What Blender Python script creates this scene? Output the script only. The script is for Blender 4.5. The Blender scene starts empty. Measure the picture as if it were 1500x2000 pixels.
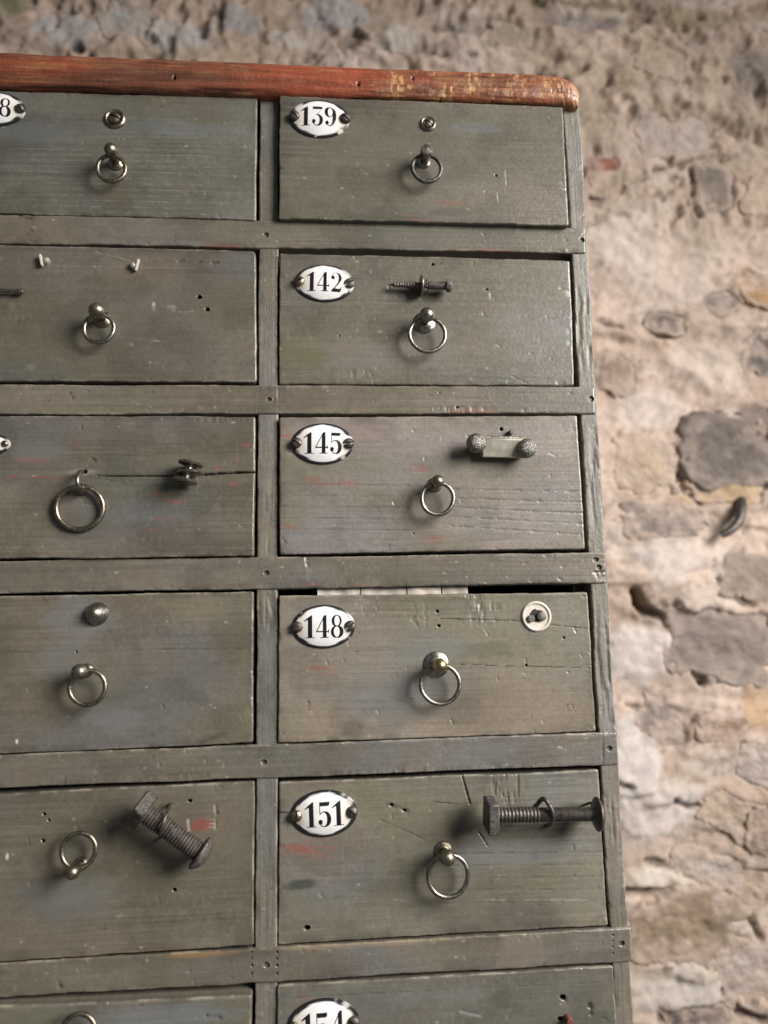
import bpy, math, random
import numpy as np
from mathutils import Vector, Matrix
from mathutils.geometry import tessellate_polygon

# ------------------------------------------------------------------ camera
RC = np.array([[0.99667028, -0.00892913, 0.08104706],
               [0.02071487, 0.98910190, -0.14576806],
               [-0.07886222, 0.14696157, 0.98599343]])     # phone held slightly turned and tipped up
FPX = 1500.0
CAMZ = 1.10                                                # camera height above the floor line
CAM = np.array([0.0, -0.5979, CAMZ])                       # cabinet front is the plane y = 0
YW = 0.42                                                  # mean face of the stone wall

scene = bpy.context.scene
cd = bpy.data.cameras.new('camera'); cam = bpy.data.objects.new('camera', cd)
scene.collection.objects.link(cam); scene.camera = cam
def w3(v): return Vector((v[0], v[2], -v[1]))
cx = w3(RC @ np.array([1, 0, 0])); cy = w3(RC @ np.array([0, -1, 0])); cz = w3(RC @ np.array([0, 0, -1]))
M = Matrix((cx, cy, cz)).transposed().to_4x4(); M.translation = Vector(CAM)
cam.matrix_world = M
cd.sensor_fit = 'VERTICAL'; cd.sensor_height = 36.0; cd.sensor_width = 27.0
cd.lens = FPX / 2000.0 * 36.0
cd.clip_start = 0.02; cd.clip_end = 50
cd.dof.use_dof = True; cd.dof.focus_distance = 0.60; cd.dof.aperture_fstop = 3.6

# ------------------------------------------------------------------ light
world = bpy.data.worlds.new('World'); scene.world = world; world.use_nodes = True
bgn = world.node_tree.nodes['Background']
bgn.inputs[0].default_value = (0.96, 0.97, 1.0, 1); bgn.inputs[1].default_value = 0.14
ld = bpy.data.lights.new('window_light', 'AREA'); ld.shape = 'RECTANGLE'; ld.size = 1.0; ld.size_y = 1.05; ld.spread = math.radians(86)
ld.energy = 29; ld.color = (1.0, 0.975, 0.945)
lo = bpy.data.objects.new('window_light', ld); scene.collection.objects.link(lo)
lo.location = (1.50, -1.18, CAMZ + 0.74)
lo.rotation_euler = (Vector((0.16, 0.0, CAMZ - 0.08)) - Vector(lo.location)).to_track_quat('-Z', 'Y').to_euler()
vs = scene.view_settings
vs.view_transform = 'Standard'; vs.look = 'None'; vs.exposure = 0.0; vs.gamma = 1.0; vs.use_curve_mapping = False

# ------------------------------------------------------------------ helpers
def at(px, py, p=0.0):
    """survey: a photograph pixel -> metres on the plane y = -p (p = how far it stands out of the cabinet front)"""
    d = RC @ np.array([(px - 750) / FPX, (py - 1000) / FPX, 1.0])
    t = (-p - CAM[1]) / d[2]
    return np.array([d[0] * t, -p, CAMZ - d[1] * t])
def at2(px, py, p=0.0):
    a = at(px, py, p); return a[0], a[2]

def _hash(ix, iy, seed):
    h = (ix.astype(np.int64) * 374761393 + iy.astype(np.int64) * 668265263 + seed * 1442695041) & 0xffffffff
    h = ((h ^ (h >> 13)) * 1274126177) & 0xffffffff
    return ((h ^ (h >> 16)) & 0xffff) / 65535.0
def vnoise(x, y, seed):
    ix = np.floor(x); iy = np.floor(y); fx = x - ix; fy = y - iy
    fx = fx * fx * fx * (fx * (fx * 6 - 15) + 10); fy = fy * fy * fy * (fy * (fy * 6 - 15) + 10)
    a = _hash(ix, iy, seed); b = _hash(ix + 1, iy, seed); c = _hash(ix, iy + 1, seed); d = _hash(ix + 1, iy + 1, seed)
    return (a * (1 - fx) + b * fx) * (1 - fy) + (c * (1 - fx) + d * fx) * fy
def fbm(x, y, fx, fy, octv=4, seed=0, gain=0.5):
    v = 0; amp = 1; tot = 0
    x = np.asarray(x, float) * fx + 37.1 * (seed % 17); y = np.asarray(y, float) * fy + 11.7 * (seed % 23)
    for o in range(octv):
        v = v + amp * vnoise(x, y, seed + o * 101); tot += amp; amp *= gain
        x = x * 2.03 + 5.3; y = y * 2.03 + 1.7
    return v / tot
def sstep(a, b, x):
    t = np.clip((x - a) / (b - a), 0, 1); return t * t * (3 - 2 * t)
def segdist(X, Z, a, b):
    ax, az = a; bx, bz = b; dx, dz = bx - ax, bz - az
    L = dx * dx + dz * dz + 1e-14
    t = np.clip(((X - ax) * dx + (Z - az) * dz) / L, 0, 1)
    return np.hypot(X - ax - t * dx, Z - az - t * dz), t

C = scene.collection
def mesh_np(name, verts, quads, extra=None, col=None, smooth=True):
    verts = np.asarray(verts, np.float32); quads = np.asarray(quads, np.int32)
    extra = extra or []
    me = bpy.data.meshes.new(name)
    me.vertices.add(len(verts)); me.vertices.foreach_set('co', verts.ravel())
    li = [quads.ravel()] + [np.asarray(e, np.int32) for e in extra]
    li = np.concatenate(li)
    tot = np.concatenate([np.full(len(quads), quads.shape[1] if len(quads) else 4, np.int32),
                          np.array([len(e) for e in extra], np.int32)]).astype(np.int32)
    st = np.concatenate([[0], np.cumsum(tot)[:-1]]).astype(np.int32)
    me.loops.add(len(li)); me.loops.foreach_set('vertex_index', li)
    me.polygons.add(len(tot)); me.polygons.foreach_set('loop_start', st); me.polygons.foreach_set('loop_total', tot)
    me.polygons.foreach_set('use_smooth', np.full(len(tot), smooth))
    if col is not None:
        a = me.attributes.new('tint', 'FLOAT_COLOR', 'POINT')
        c4 = np.ones((len(verts), 4), np.float32); c4[:, :3] = col
        a.data.foreach_set('color', c4.ravel())
    me.update(calc_edges=True); me.validate()
    return me
def link(name, me, mat, parent=None):
    o = bpy.data.objects.new(name, me); C.objects.link(o)
    if me is not None and mat is not None:
        me.materials.clear(); me.materials.append(mat)
    if parent is not None:
        o.parent = parent
        q = parent; off = Vector((0, 0, 0))
        while q is not None: off += q.location; q = q.parent
        o.location = -off
    return o
def thing(name, label, cat, loc, group=None):
    o = bpy.data.objects.new(name, None); C.objects.link(o); o.location = loc
    o.empty_display_size = 0.02
    o['label'] = label; o['category'] = cat
    if group: o['group'] = group
    return o

class MB:
    """collects small solids in world metres, one mesh"""
    def __init__(s): s.v = []; s.f = []
    def grid(s, P, closeu=False, closev=False, capa=False, capb=False):
        P = np.asarray(P, float); nu, nv = P.shape[:2]; b = len(s.v)
        s.v += [tuple(p) for p in P.reshape(-1, 3)]
        for i in range(nu if closeu else nu - 1):
            for j in range(nv if closev else nv - 1):
                i2 = (i + 1) % nu; j2 = (j + 1) % nv
                s.f.append((b + i * nv + j, b + i2 * nv + j, b + i2 * nv + j2, b + i * nv + j2))
        if capa: s.f.append(tuple(b + j for j in range(nv)))
        if capb: s.f.append(tuple(b + (nu - 1) * nv + j for j in reversed(range(nv))))
    def lathe(s, o, axis, prof, n=24, sides=None, rough=0, seed=0, up=None):
        """prof: list of (distance along axis, radius)"""
        o = Vector(o); ax = Vector(axis).normalized()
        u = (Vector(up) if up is not None else (Vector((0, 0, 1)) if abs(ax.z) < 0.8 else Vector((1, 0, 0))))
        u = (u - ax * u.dot(ax)).normalized(); w = ax.cross(u)
        rnd = random.Random(seed); P = []
        for (t, r) in prof:
            row = []
            for k in range(n):
                a = 2 * math.pi * k / n
                rr = r * (1 + rough * (rnd.random() - 0.5))
                p = o + ax * (t + rough * r * 0.3 * (rnd.random() - .5)) + (u * math.cos(a) + w * math.sin(a)) * rr
                row.append(tuple(p))
            P.append(row)
        s.grid(P, closev=True, capa=prof[0][1] > 1e-6, capb=prof[-1][1] > 1e-6)
    def tube(s, pts, r, n=10, closed=False, rfun=None):
        pts = [Vector(p) for p in pts]; m = len(pts); P = []
        prev = None
        for i, p in enumerate(pts):
            if closed: t = (pts[(i + 1) % m] - pts[i - 1])
            else: t = pts[min(i + 1, m - 1)] - pts[max(i - 1, 0)]
            t.normalize()
            if prev is None:
                u = Vector((0, 0, 1)) if abs(t.z) < 0.8 else Vector((0, 1, 0))
            else: u = prev
            u = (u - t * u.dot(t)).normalized(); prev = u; w = t.cross(u)
            rr = r if rfun is None else r * rfun(i / (m - 1))
            P.append([tuple(p + (u * math.cos(2 * math.pi * k / n) + w * math.sin(2 * math.pi * k / n)) * rr) for k in range(n)])
        s.grid(P, closeu=closed, closev=True, capa=not closed, capb=not closed)
    def box(s, c, ex, ey, ez, bev=0.0):
        """c centre, ex/ey/ez half-extent vectors; chamfered along its edges"""
        c = Vector(c); E = [Vector(ex), Vector(ey), Vector(ez)]
        L = [e.length for e in E]; b = len(s.v)
        q = [max(0.0, 1 - bev / l) for l in L]
        idx = {}
        for a in range(3):
            for sx in (-1, 1):
                for sy in (-1, 1):
                    for sz in (-1, 1):
                        sg = (sx, sy, sz)
                        k = [sg[i] * (1 if i == a else q[i]) for i in range(3)]
                        idx[(a, sg)] = len(s.v); s.v.append(tuple(c + E[0] * k[0] + E[1] * k[1] + E[2] * k[2]))
        def F(*q4): s.f.append(tuple(q4))
        for a in range(3):
            o1, o2 = [(1, 2), (2, 0), (0, 1)][a]
            for sg in (-1, 1):
                r = []
                for (p, q2) in ((-1, -1), (1, -1), (1, 1), (-1, 1)):
                    t = [0, 0, 0]; t[a] = sg; t[o1] = p; t[o2] = q2; r.append(idx[(a, tuple(t))])
                F(*(r if sg > 0 else r[::-1]))
        if bev > 0:
            for a in range(3):
                o1, o2 = [(1, 2), (2, 0), (0, 1)][a]
                for p in (-1, 1):
                    for q2 in (-1, 1):
                        t0 = [0, 0, 0]; t0[a] = -1; t0[o1] = p; t0[o2] = q2; t1 = list(t0); t1[a] = 1
                        t0 = tuple(t0); t1 = tuple(t1)
                        F(idx[(o1, t0)], idx[(o1, t1)], idx[(o2, t1)], idx[(o2, t0)])
            for sx in (-1, 1):
                for sy in (-1, 1):
                    for sz in (-1, 1):
                        sg = (sx, sy, sz); F(idx[(0, sg)], idx[(1, sg)], idx[(2, sg)])
    def build(s, name, mat, parent, smooth=True, flatang=None):
        me = bpy.data.meshes.new(name); me.from_pydata(s.v, [], s.f); me.update()
        import bmesh
        bm = bmesh.new(); bm.from_mesh(me); bmesh.ops.recalc_face_normals(bm, faces=bm.faces)
        for f in bm.faces: f.smooth = smooth
        if smooth:
            for e in bm.edges:
                if len(e.link_faces) == 2 and e.calc_face_angle(0) > math.radians(flatang or 42): e.smooth = False
        bm.to_mesh(me); bm.free()
        return link(name, me, mat, parent)

# ------------------------------------------------------------------ materials
def newmat(name):
    m = bpy.data.materials.new(name); m.use_nodes = True
    nt = m.node_tree; return m, nt, nt.nodes['Principled BSDF']
def N(nt, t, **kw):
    n = nt.nodes.new(t)
    for k, v in kw.items(): setattr(n, k, v)
    return n
def wpos(nt, scale):
    g = N(nt, 'ShaderNodeNewGeometry'); mp = N(nt, 'ShaderNodeMapping'); mp.inputs['Scale'].default_value = scale
    nt.links.new(g.outputs['Position'], mp.inputs['Vector']); return mp.outputs[0]
def noise(nt, vec, scale, detail=4, rough=0.55):
    n = N(nt, 'ShaderNodeTexNoise'); n.inputs['Scale'].default_value = scale
    n.inputs['Detail'].default_value = detail; n.inputs['Roughness'].default_value = rough
    nt.links.new(vec, n.inputs['Vector']); return n.outputs['Fac']
def rng(nt, src, a, b, c, d):
    n = N(nt, 'ShaderNodeMapRange'); n.inputs[1].default_value = a; n.inputs[2].default_value = b
    n.inputs[3].default_value = c; n.inputs[4].default_value = d; nt.links.new(src, n.inputs[0]); return n.outputs[0]
def mulcol(nt, col, fac):
    n = N(nt, 'ShaderNodeMix', data_type='RGBA', blend_type='MULTIPLY'); n.inputs[0].default_value = 1
    nt.links.new(col, n.inputs[6])
    c = N(nt, 'ShaderNodeCombineColor'); [nt.links.new(fac, c.inputs[i]) for i in range(3)]
    nt.links.new(c.outputs[0], n.inputs[7]); return n.outputs[2]
def bump(nt, bs, h, dist, strength=1.0):
    b = N(nt, 'ShaderNodeBump'); b.inputs['Distance'].default_value = dist; b.inputs['Strength'].default_value = strength
    nt.links.new(h, b.inputs['Height'])
    nt.links.new(b.outputs[0], bs.inputs['Normal'])

def wood_mat(name, grain, rough0, rough1, bdist, fine=(0.8, 1.2), spec=0.5):
    m, nt, bs = newmat(name)
    at_ = N(nt, 'ShaderNodeAttribute', attribute_name='tint')
    n1 = noise(nt, wpos(nt, grain), 1.0, 6, 0.62)
    n2 = noise(nt, wpos(nt, (1, 1, 1)), 420, 3, 0.6)
    f = rng(nt, n1, 0.3, 0.7, *fine)
    nt.links.new(mulcol(nt, at_.outputs['Color'], f), bs.inputs['Base Color'])
    nt.links.new(rng(nt, n2, 0.3, 0.7, rough0, rough1), bs.inputs['Roughness'])
    mx = N(nt, 'ShaderNodeMath', operation='MULTIPLY_ADD'); nt.links.new(n1, mx.inputs[0]); mx.inputs[1].default_value = 1.0
    nt.links.new(rng(nt, n2, 0.2, 0.8, 0.0, 0.55), mx.inputs[2])
    bump(nt, bs, mx.outputs[0], bdist)
    bw = N(nt, 'ShaderNodeRGBToBW'); nt.links.new(at_.outputs['Color'], bw.inputs[0])
    nt.links.new(rng(nt, bw.outputs[0], 0.016, 0.06, 0.0, spec), bs.inputs['Specular IOR Level'])
    return m
MAT_PAINT = wood_mat('olive_paint_on_wood', (20, 60, 560), 0.25, 0.41, 0.00012, (0.93, 1.07))
MAT_POST = wood_mat('olive_paint_on_upright_wood', (620, 60, 22), 0.40, 0.60, 0.00030)
MAT_RED = wood_mat('red_varnished_wood', (22, 300, 420), 0.26, 0.48, 0.00045, (0.62, 1.35))
MAT_BARE = wood_mat('bare_old_wood', (22, 200, 420), 0.6, 0.8, 0.0003)

def metal_mat(name, c0, c1, r0, r1, metallic=1.0, scale=260, bd=0.00012, lo=0.35, hi=0.65):
    m, nt, bs = newmat(name)
    n1 = noise(nt, wpos(nt, (1, 1, 1)), scale, 5, 0.65)
    n2 = noise(nt, wpos(nt, (1, 1, 1)), scale * 3.1, 4, 0.6)
    cr = N(nt, 'ShaderNodeValToRGB'); cr.color_ramp.elements[0].position = lo; cr.color_ramp.elements[1].position = hi
    cr.color_ramp.elements[0].color = (*c0, 1); cr.color_ramp.elements[1].color = (*c1, 1)
    nt.links.new(n1, cr.inputs[0]); nt.links.new(cr.outputs[0], bs.inputs['Base Color'])
    nt.links.new(rng(nt, n2, 0.3, 0.7, r0, r1), bs.inputs['Roughness'])
    bs.inputs['Metallic'].default_value = metallic
    bump(nt, bs, n2, bd); return m
MAT_STEEL = metal_mat('aged_nickel', (0.15, 0.13, 0.105), (0.36, 0.33, 0.28), 0.26, 0.46)
MAT_BRASS = metal_mat('aged_brass', (0.13, 0.112, 0.08), (0.33, 0.29, 0.215), 0.28, 0.5)
MAT_GOLD = metal_mat('rubbed_brass', (0.24, 0.19, 0.10), (0.55, 0.44, 0.23), 0.24, 0.42)
MAT_IRON = metal_mat('dark_iron', (0.05, 0.043, 0.038), (0.14, 0.122, 0.108), 0.36, 0.58, 0.75, 340, 0.00025)
MAT_RUST = metal_mat('rusty_iron', (0.045, 0.039, 0.036), (0.150, 0.126, 0.110), 0.42, 0.7, 0.5, 300, 0.0004)
MAT_TUBE = metal_mat('dull_zinc_sheet', (0.27, 0.25, 0.195), (0.42, 0.395, 0.325), 0.45, 0.6, 0.4, 120, 0.0001)
MAT_KNURL = metal_mat('hammered_steel', (0.10, 0.09, 0.08), (0.36, 0.34, 0.30), 0.30, 0.48, 1.0, 700, 0.0007)
MAT_CREAM = metal_mat('cream_enamel', (0.42, 0.365, 0.305), (0.52, 0.465, 0.40), 0.4, 0.55, 0.0, 200, 0.0001)
MAT_INK = metal_mat('black_enamel', (0.006, 0.006, 0.008), (0.012, 0.012, 0.014), 0.18, 0.3, 0.0, 200, 0.00003)
MAT_BLACK = metal_mat('hole_shade_black', (0.012, 0.010, 0.009), (0.02, 0.017, 0.015), 0.8, 0.95, 0.0)  # near-black standing in for shade in the washer hole
MAT_PAPER = metal_mat('old_white_paper', (0.29, 0.25, 0.205), (0.42, 0.37, 0.315), 0.8, 0.9, 0.0, 160)
MAT_REDPEG = metal_mat('red_paint_peg', (0.10, 0.028, 0.025), (0.14, 0.04, 0.035), 0.4, 0.6, 0.0)
def attr_mat(name, r0, r1, bd, scale, fine, coat=0.0):
    m, nt, bs = newmat(name)
    a = N(nt, 'ShaderNodeAttribute', attribute_name='tint')
    n1 = noise(nt, wpos(nt, (1, 1, 1)), scale, 6, 0.62)
    nt.links.new(mulcol(nt, a.outputs['Color'], rng(nt, n1, 0.28, 0.72, *fine)), bs.inputs['Base Color'])
    nt.links.new(rng(nt, n1, 0.3, 0.7, r0, r1), bs.inputs['Roughness'])
    bs.inputs['Coat Weight'].default_value = coat; bs.inputs['Coat Roughness'].default_value = 0.12
    bump(nt, bs, n1, bd); return m
MAT_ENAMEL = attr_mat('white_and_black_enamel', 0.12, 0.30, 0.00005, 120, (0.88, 1.06))
MAT_MORTAR = attr_mat('lime_mortar', 0.85, 0.95, 0.0018, 95, (0.84, 1.14))
MAT_STONE = attr_mat('rubble_stone', 0.75, 0.92, 0.0020, 80, (0.76, 1.22))

# ------------------------------------------------------------------ worn painted boards
PAINT = np.array([0.121, 0.104, 0.081])
def board(name, cor, y0, thick, mat, parent, du, seed, vertical=False, marks=(), rcor=0.0015, redge=0.0011,
          tone=1.0, wear=1.0, speck=40, grain=1.0, dents=14, hue=None):
    """cor = TL, TR, BR, BL as (x, z); the face is a fine relief: grain, dents, holes, worn rounded edges"""
    TL, TR, BR, BL = [np.array(c, float) for c in cor]
    W = (np.linalg.norm(TR - TL) + np.linalg.norm(BR - BL)) / 2; Hh = (np.linalg.norm(TL - BL) + np.linalg.norm(TR - BR)) / 2
    def lines(L):
        e = np.array([0, .22, .5, .85, 1.3, 2.0]) * 1e-3
        m = max(2, int((L - 2 * e[-1]) / du))
        return np.concatenate([e, np.linspace(e[-1], L - e[-1], m)[1:-1], (L - e)[::-1]])
    a = lines(W); b = lines(Hh); A, B = np.meshgrid(a, b, indexing='ij')
    # rounded corners in the face's own plane
    ex = np.minimum(A, W - A); ez = np.minimum(B, Hh - B)
    r = rcor; p = np.clip(r - ex, 0, None); q = np.clip(r - ez, 0, None)
    k = np.where((p > 0) & (q > 0), np.maximum(p, q) / np.maximum(np.hypot(p, q), 1e-9), 1.0)
    ex2 = np.where(p > 0, r - p * k, ex); ez2 = np.where(q > 0, r - q * k, ez)
    A2 = np.where(A < W / 2, ex2, W - ex2); B2 = np.where(B < Hh / 2, ez2, Hh - ez2)
    d = np.where((p > 0) & (q > 0), r - np.hypot(p * k, q * k), np.minimum(ex, ez))
    U = A2 / W; V = B2 / Hh
    X = (TL[0] * (1 - U) + TR[0] * U) * (1 - V) + (BL[0] * (1 - U) + BR[0] * U) * V
    Z = (TL[1] * (1 - U) + TR[1] * U) * (1 - V) + (BL[1] * (1 - U) + BR[1] * U) * V
    # knocked, uneven edges
    edge = np.exp(-(d / 0.0016) ** 2)
    jx = (fbm(X, Z, 160, 160, 4, seed + 1) - .5); jz = (fbm(X, Z, 160, 160, 4, seed + 2) - .5)
    lx = (fbm(X, Z, 18, 18, 2, seed + 3) - .5); lz = (fbm(X, Z, 18, 18, 2, seed + 4) - .5)
    X = X + edge * (jx * 0.0006 + lx * 0.0014) * wear; Z = Z + edge * (jz * 0.0006 + lz * 0.0014) * wear
    # relief
    gx, gz = (820, 16) if vertical else (16, 820)
    R = redge * (0.6 + 1.1 * fbm(X, Z, 70, 70, 3, seed + 5)) * (0.6 + 0.4 * wear)
    c = np.clip(1 - d / R, 0, 1); h = -R * (1 - np.sqrt(np.clip(1 - c * c, 0, 1)))
    g1 = fbm(X + 0.02 * fbm(X, Z, 9, 9, 2, seed), Z + 0.012 * fbm(X, Z, 9, 9, 2, seed + 9), gx * .45, gz * .45, 4, seed + 6)
    gmask = sstep(0.35, 0.7, fbm(X, Z, 9, 14, 3, seed + 7))
    groove = sstep(0.52, 0.66, g1) * (0.35 + 0.65 * gmask)
    h = h - 0.00010 * grain * groove + 0.0005 * (fbm(X, Z, 14, 20, 3, seed + 8) - .5)
    chip = sstep(0.66, 0.76, fbm(X, Z, 70, 90, 4, seed + 10)) * np.exp(-(d / 0.0035) ** 2)
    h = h - 0.0004 * chip * wear
    # colour
    col = PAINT[None, None, :] * tone * np.ones(X.shape + (3,))  # tone also paints sheen and light falloff into single drawers
    if hue is not None: col = col * np.array(hue)
    def mixc(mask, rgb):
        nonlocal col
        col = col * (1 - mask[..., None]) + np.array(rgb) * mask[..., None]
    n = fbm(X, Z, 9, 13, 4, seed + 11)
    col = col * (0.60 + 0.80 * n)[..., None]
    mixc(0.60 * sstep(0.46, 0.68, fbm(X, Z, 8, 12, 3, seed + 12)), np.array([0.110, 0.109, 0.107]) * tone)
    mixc(0.60 * sstep(0.48, 0.70, fbm(X, Z, 9, 14, 3, seed + 13)), np.array([0.132, 0.110, 0.080]) * tone)
    mixc(0.60 * sstep(0.48, 0.68, fbm(X, Z, 8, 15, 3, seed + 14)), np.array([0.098, 0.090, 0.060]) * tone)
    gl = sstep(0.55, 0.68, fbm(X, Z, gx * .30, gz * .62, 4, seed + 15))
    col = col * (1 - 0.12 * gl * (0.3 + 0.7 * gmask))[..., None]
    rub = sstep(0.60, 0.74, fbm(X, Z, gx * .5, gz * .5, 4, seed + 16)) * gmask
    mixc(0.13 * rub, (0.22, 0.20, 0.17))
    scuff = sstep(0.62, 0.76, fbm(X, Z, 330, 190, 4, seed + 17)) * sstep(0.45, 0.65, fbm(X, Z, 12, 16, 2, seed + 18))
    mixc(0.16 * scuff, (0.21, 0.19, 0.16)); h = h - 0.00005 * scuff
    mott = fbm(X, Z, 420, 420, 3, seed + 23); col = col * (0.86 + 0.28 * mott)[..., None]
    blot = sstep(0.50, 0.70, fbm(X, Z, 34, 46, 4, seed + 24)); col = col * (1 - 0.16 * blot)[..., None]
    ew = sstep(0.40, 0.64, fbm(X, Z, 110, 110, 4, seed + 19)) * np.exp(-(d / 0.0010) ** 2)
    mixc(np.clip(0.62 * ew * wear, 0, 1), (0.30, 0.265, 0.21))
    grime = sstep(0.45, 0.70, fbm(X, Z, 45, 45, 4, seed + 20)) * np.exp(-(d / 0.005) ** 2)
    mixc(0.45 * grime, (0.055, 0.046, 0.034))
    rnd = random.Random(seed)
    xs, zs = (X.min(), X.max()), (Z.min(), Z.max())
    def local(px_, pz_, rad):
        return (np.abs(X - px_) < rad) & (np.abs(Z - pz_) < rad)
    for i in range(int(speck * 0.34)):
        qx = rnd.uniform(*xs); qz = rnd.uniform(*zs); rr = rnd.uniform(0.00035, 0.0009); m_ = local(qx, qz, 0.004)
        D = np.hypot((X[m_] - qx) * rnd.uniform(.5, 1.2), (Z[m_] - qz)); w = np.exp(-(D / rr) ** 2)[..., None]
        cc = np.array((0.30, 0.28, 0.23) if rnd.random() < .6 else (0.04, 0.035, 0.028))
        col[m_] = col[m_] * (1 - 0.75 * w) + cc * 0.75 * w
    for i in range(int(dents * 0.40)):
        qx = rnd.uniform(*xs); qz = rnd.uniform(*zs); an = rnd.uniform(-.5, .5) + (math.pi / 2 if rnd.random() < .5 else 0)
        ln = rnd.uniform(0.0004, 0.0030); m_ = local(qx, qz, 0.012)
        D, _ = segdist(X[m_], Z[m_], (qx, qz), (qx + ln * math.cos(an), qz + ln * math.sin(an)))
        wd = rnd.uniform(0.0005, 0.0009); h[m_] -= rnd.uniform(.0002, .0005) * np.exp(-(D / wd) ** 2)
        w = np.exp(-(D / (wd * 1.2)) ** 2)[..., None] * 0.28
        cc = np.array((0.25, 0.23, 0.19) if rnd.random() < .55 else (0.05, 0.045, 0.035)); col[m_] = col[m_] * (1 - w) + cc * w
    for mk in marks:
        t = mk[0]
        if t == 'hole':                       # px, py, radius px; nail and shade inside painted near black
            q = at2(mk[1], mk[2], -y0); rr = mk[3] * 0.00040
            D = np.hypot(X - q[0], (Z - q[1]) * 1.25) * (1 + 0.5 * (fbm(X, Z, 500, 500, 2, seed) - .5))
            w = 1 - sstep(rr * 0.8, rr * 1.25, D); h = h - 0.0040 * w; mixc(1 - sstep(rr * 1.05, rr * 1.6, D), (0.012, 0.010, 0.008))
            mixc(0.3 * sstep(rr * 1.5, rr * 1.7, D) * (1 - sstep(rr * 1.8, rr * 2.3, D)) * sstep(.45, .6, fbm(X, Z, 300, 300, 2, seed + 3)), (0.30, 0.27, 0.22))
        elif t == 'scr':                      # x0,y0,x1,y1, width px, depth mm, rgb, alpha
            D, _ = segdist(X, Z, at2(mk[1], mk[2], -y0), at2(mk[3], mk[4], -y0)); wd = mk[5] * 0.0004
            D = np.abs(D + 0.0014 * (fbm(X, Z, 130, 130, 3, seed + 5) - .5))
            w = np.exp(-(D / wd) ** 2) * (0.25 + 0.75 * sstep(.36, .60, fbm(X, Z, 190, 190, 3, seed + int(mk[1])))); h = h - mk[6] * 0.001 * w; mixc(np.clip(w * mk[8] * (0.75 if mk[7][0] > .2 else 1), 0, 1), mk[7])
        elif t == 'red':                      # broken streak of old red paint
            D, _ = segdist(X, Z, at2(mk[1], mk[2], -y0), at2(mk[3], mk[4], -y0)); wd = mk[5] * 0.0004
            w = np.exp(-(D / wd) ** 2) * sstep(0.42, 0.60, fbm(X, Z, 60, 420, 4, seed + 7 + int(mk[1]))) * (mk[6] if len(mk) > 6 else 0.85)
            mixc(w * 0.75, (0.21, 0.068, 0.052))
        elif t == 'patch':                    # cx,cy,rx,ry px, rgb, alpha
            q = at2(mk[1], mk[2], -y0); 
            D = np.hypot((X - q[0]) / (mk[3] * .0004), (Z - q[1]) / (mk[4] * .0004)) + 0.9 * (fbm(X, Z, 70, 110, 4, seed + int(mk[1])) - .5)
            mixc(mk[6] * (0.6 if mk[5][2] > mk[5][0] * 1.02 else 1.0) * (1 - sstep(0.4, 1.15, D)), mk[5])
        elif t == 'rough':                    # splintered area
            q = at2(mk[1], mk[2], -y0)
            D = np.hypot((X - q[0]) / (mk[3] * .0004), (Z - q[1]) / (mk[4] * .0004)); w = 1 - sstep(0.5, 1.1, D)
            fr = (330, 110) if len(mk) < 6 else mk[5]; dp = 0.00028 if len(mk) < 6 else 0.0009
            nn = fbm(X, Z, *fr, 4, seed + int(mk[2])); h = h - dp * w * sstep(.46, .62, nn); mixc(0.22 * w * sstep(.52, .66, nn), (0.07, 0.06, 0.048)); mixc(0.16 * w * sstep(.50, .36, nn), (0.22, 0.20, 0.165))
        elif t == 'crack':
            pts = [at2(x, y, -y0) for x, y in mk[1]]; D = 1e9
            for s0, s1 in zip(pts[:-1], pts[1:]):
                D = np.minimum(D, segdist(X, Z, s0, s1)[0])
            D = D + 0.0005 * (fbm(X, Z, 220, 220, 3, seed + 5) - .5); wd = mk[2] * 0.0004
            w = 1 - sstep(wd * .5, wd * 1.2, D); h = h - mk[3] * .001 * w; mixc(w * 0.9, (0.02, 0.016, 0.012))
    nu, nv = X.shape
    F = np.stack([X, y0 - h, Z], -1).reshape(-1, 3)
    id_ = np.arange(nu * nv).reshape(nu, nv)
    quads = np.stack([id_[:-1, :-1], id_[:-1, 1:], id_[1:, 1:], id_[1:, :-1]], -1).reshape(-1, 4)
    per = np.concatenate([id_[:, 0], id_[-1, 1:], id_[-2::-1, -1], id_[0, -2:0:-1]])
    B1 = F[per].copy(); B1[:, 1] = y0 + redge * 2.0; Bk = F[per].copy(); Bk[:, 1] = y0 + thick
    n0 = len(F); m = len(per); i2 = np.arange(m); j2 = (i2 + 1) % m
    side = np.concatenate([np.stack([per[i2], per[j2], n0 + j2, n0 + i2], -1), np.stack([n0 + i2, n0 + j2, n0 + m + j2, n0 + m + i2], -1)])
    colf = col.reshape(-1, 3); colb = colf[per] * 0.0 + PAINT * tone * 0.85
    me = mesh_np(name, np.concatenate([F, B1, Bk]), np.concatenate([quads, side]), [list(n0 + m + i2[::-1])],
                 np.clip(np.concatenate([colf, colb, colb]), 0.004, 0.9))
    return link(name, me, mat, parent)

def px4(TL, TR, BR, BL, p): return [at2(*c, p) for c in (TL, TR, BR, BL)]

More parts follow.
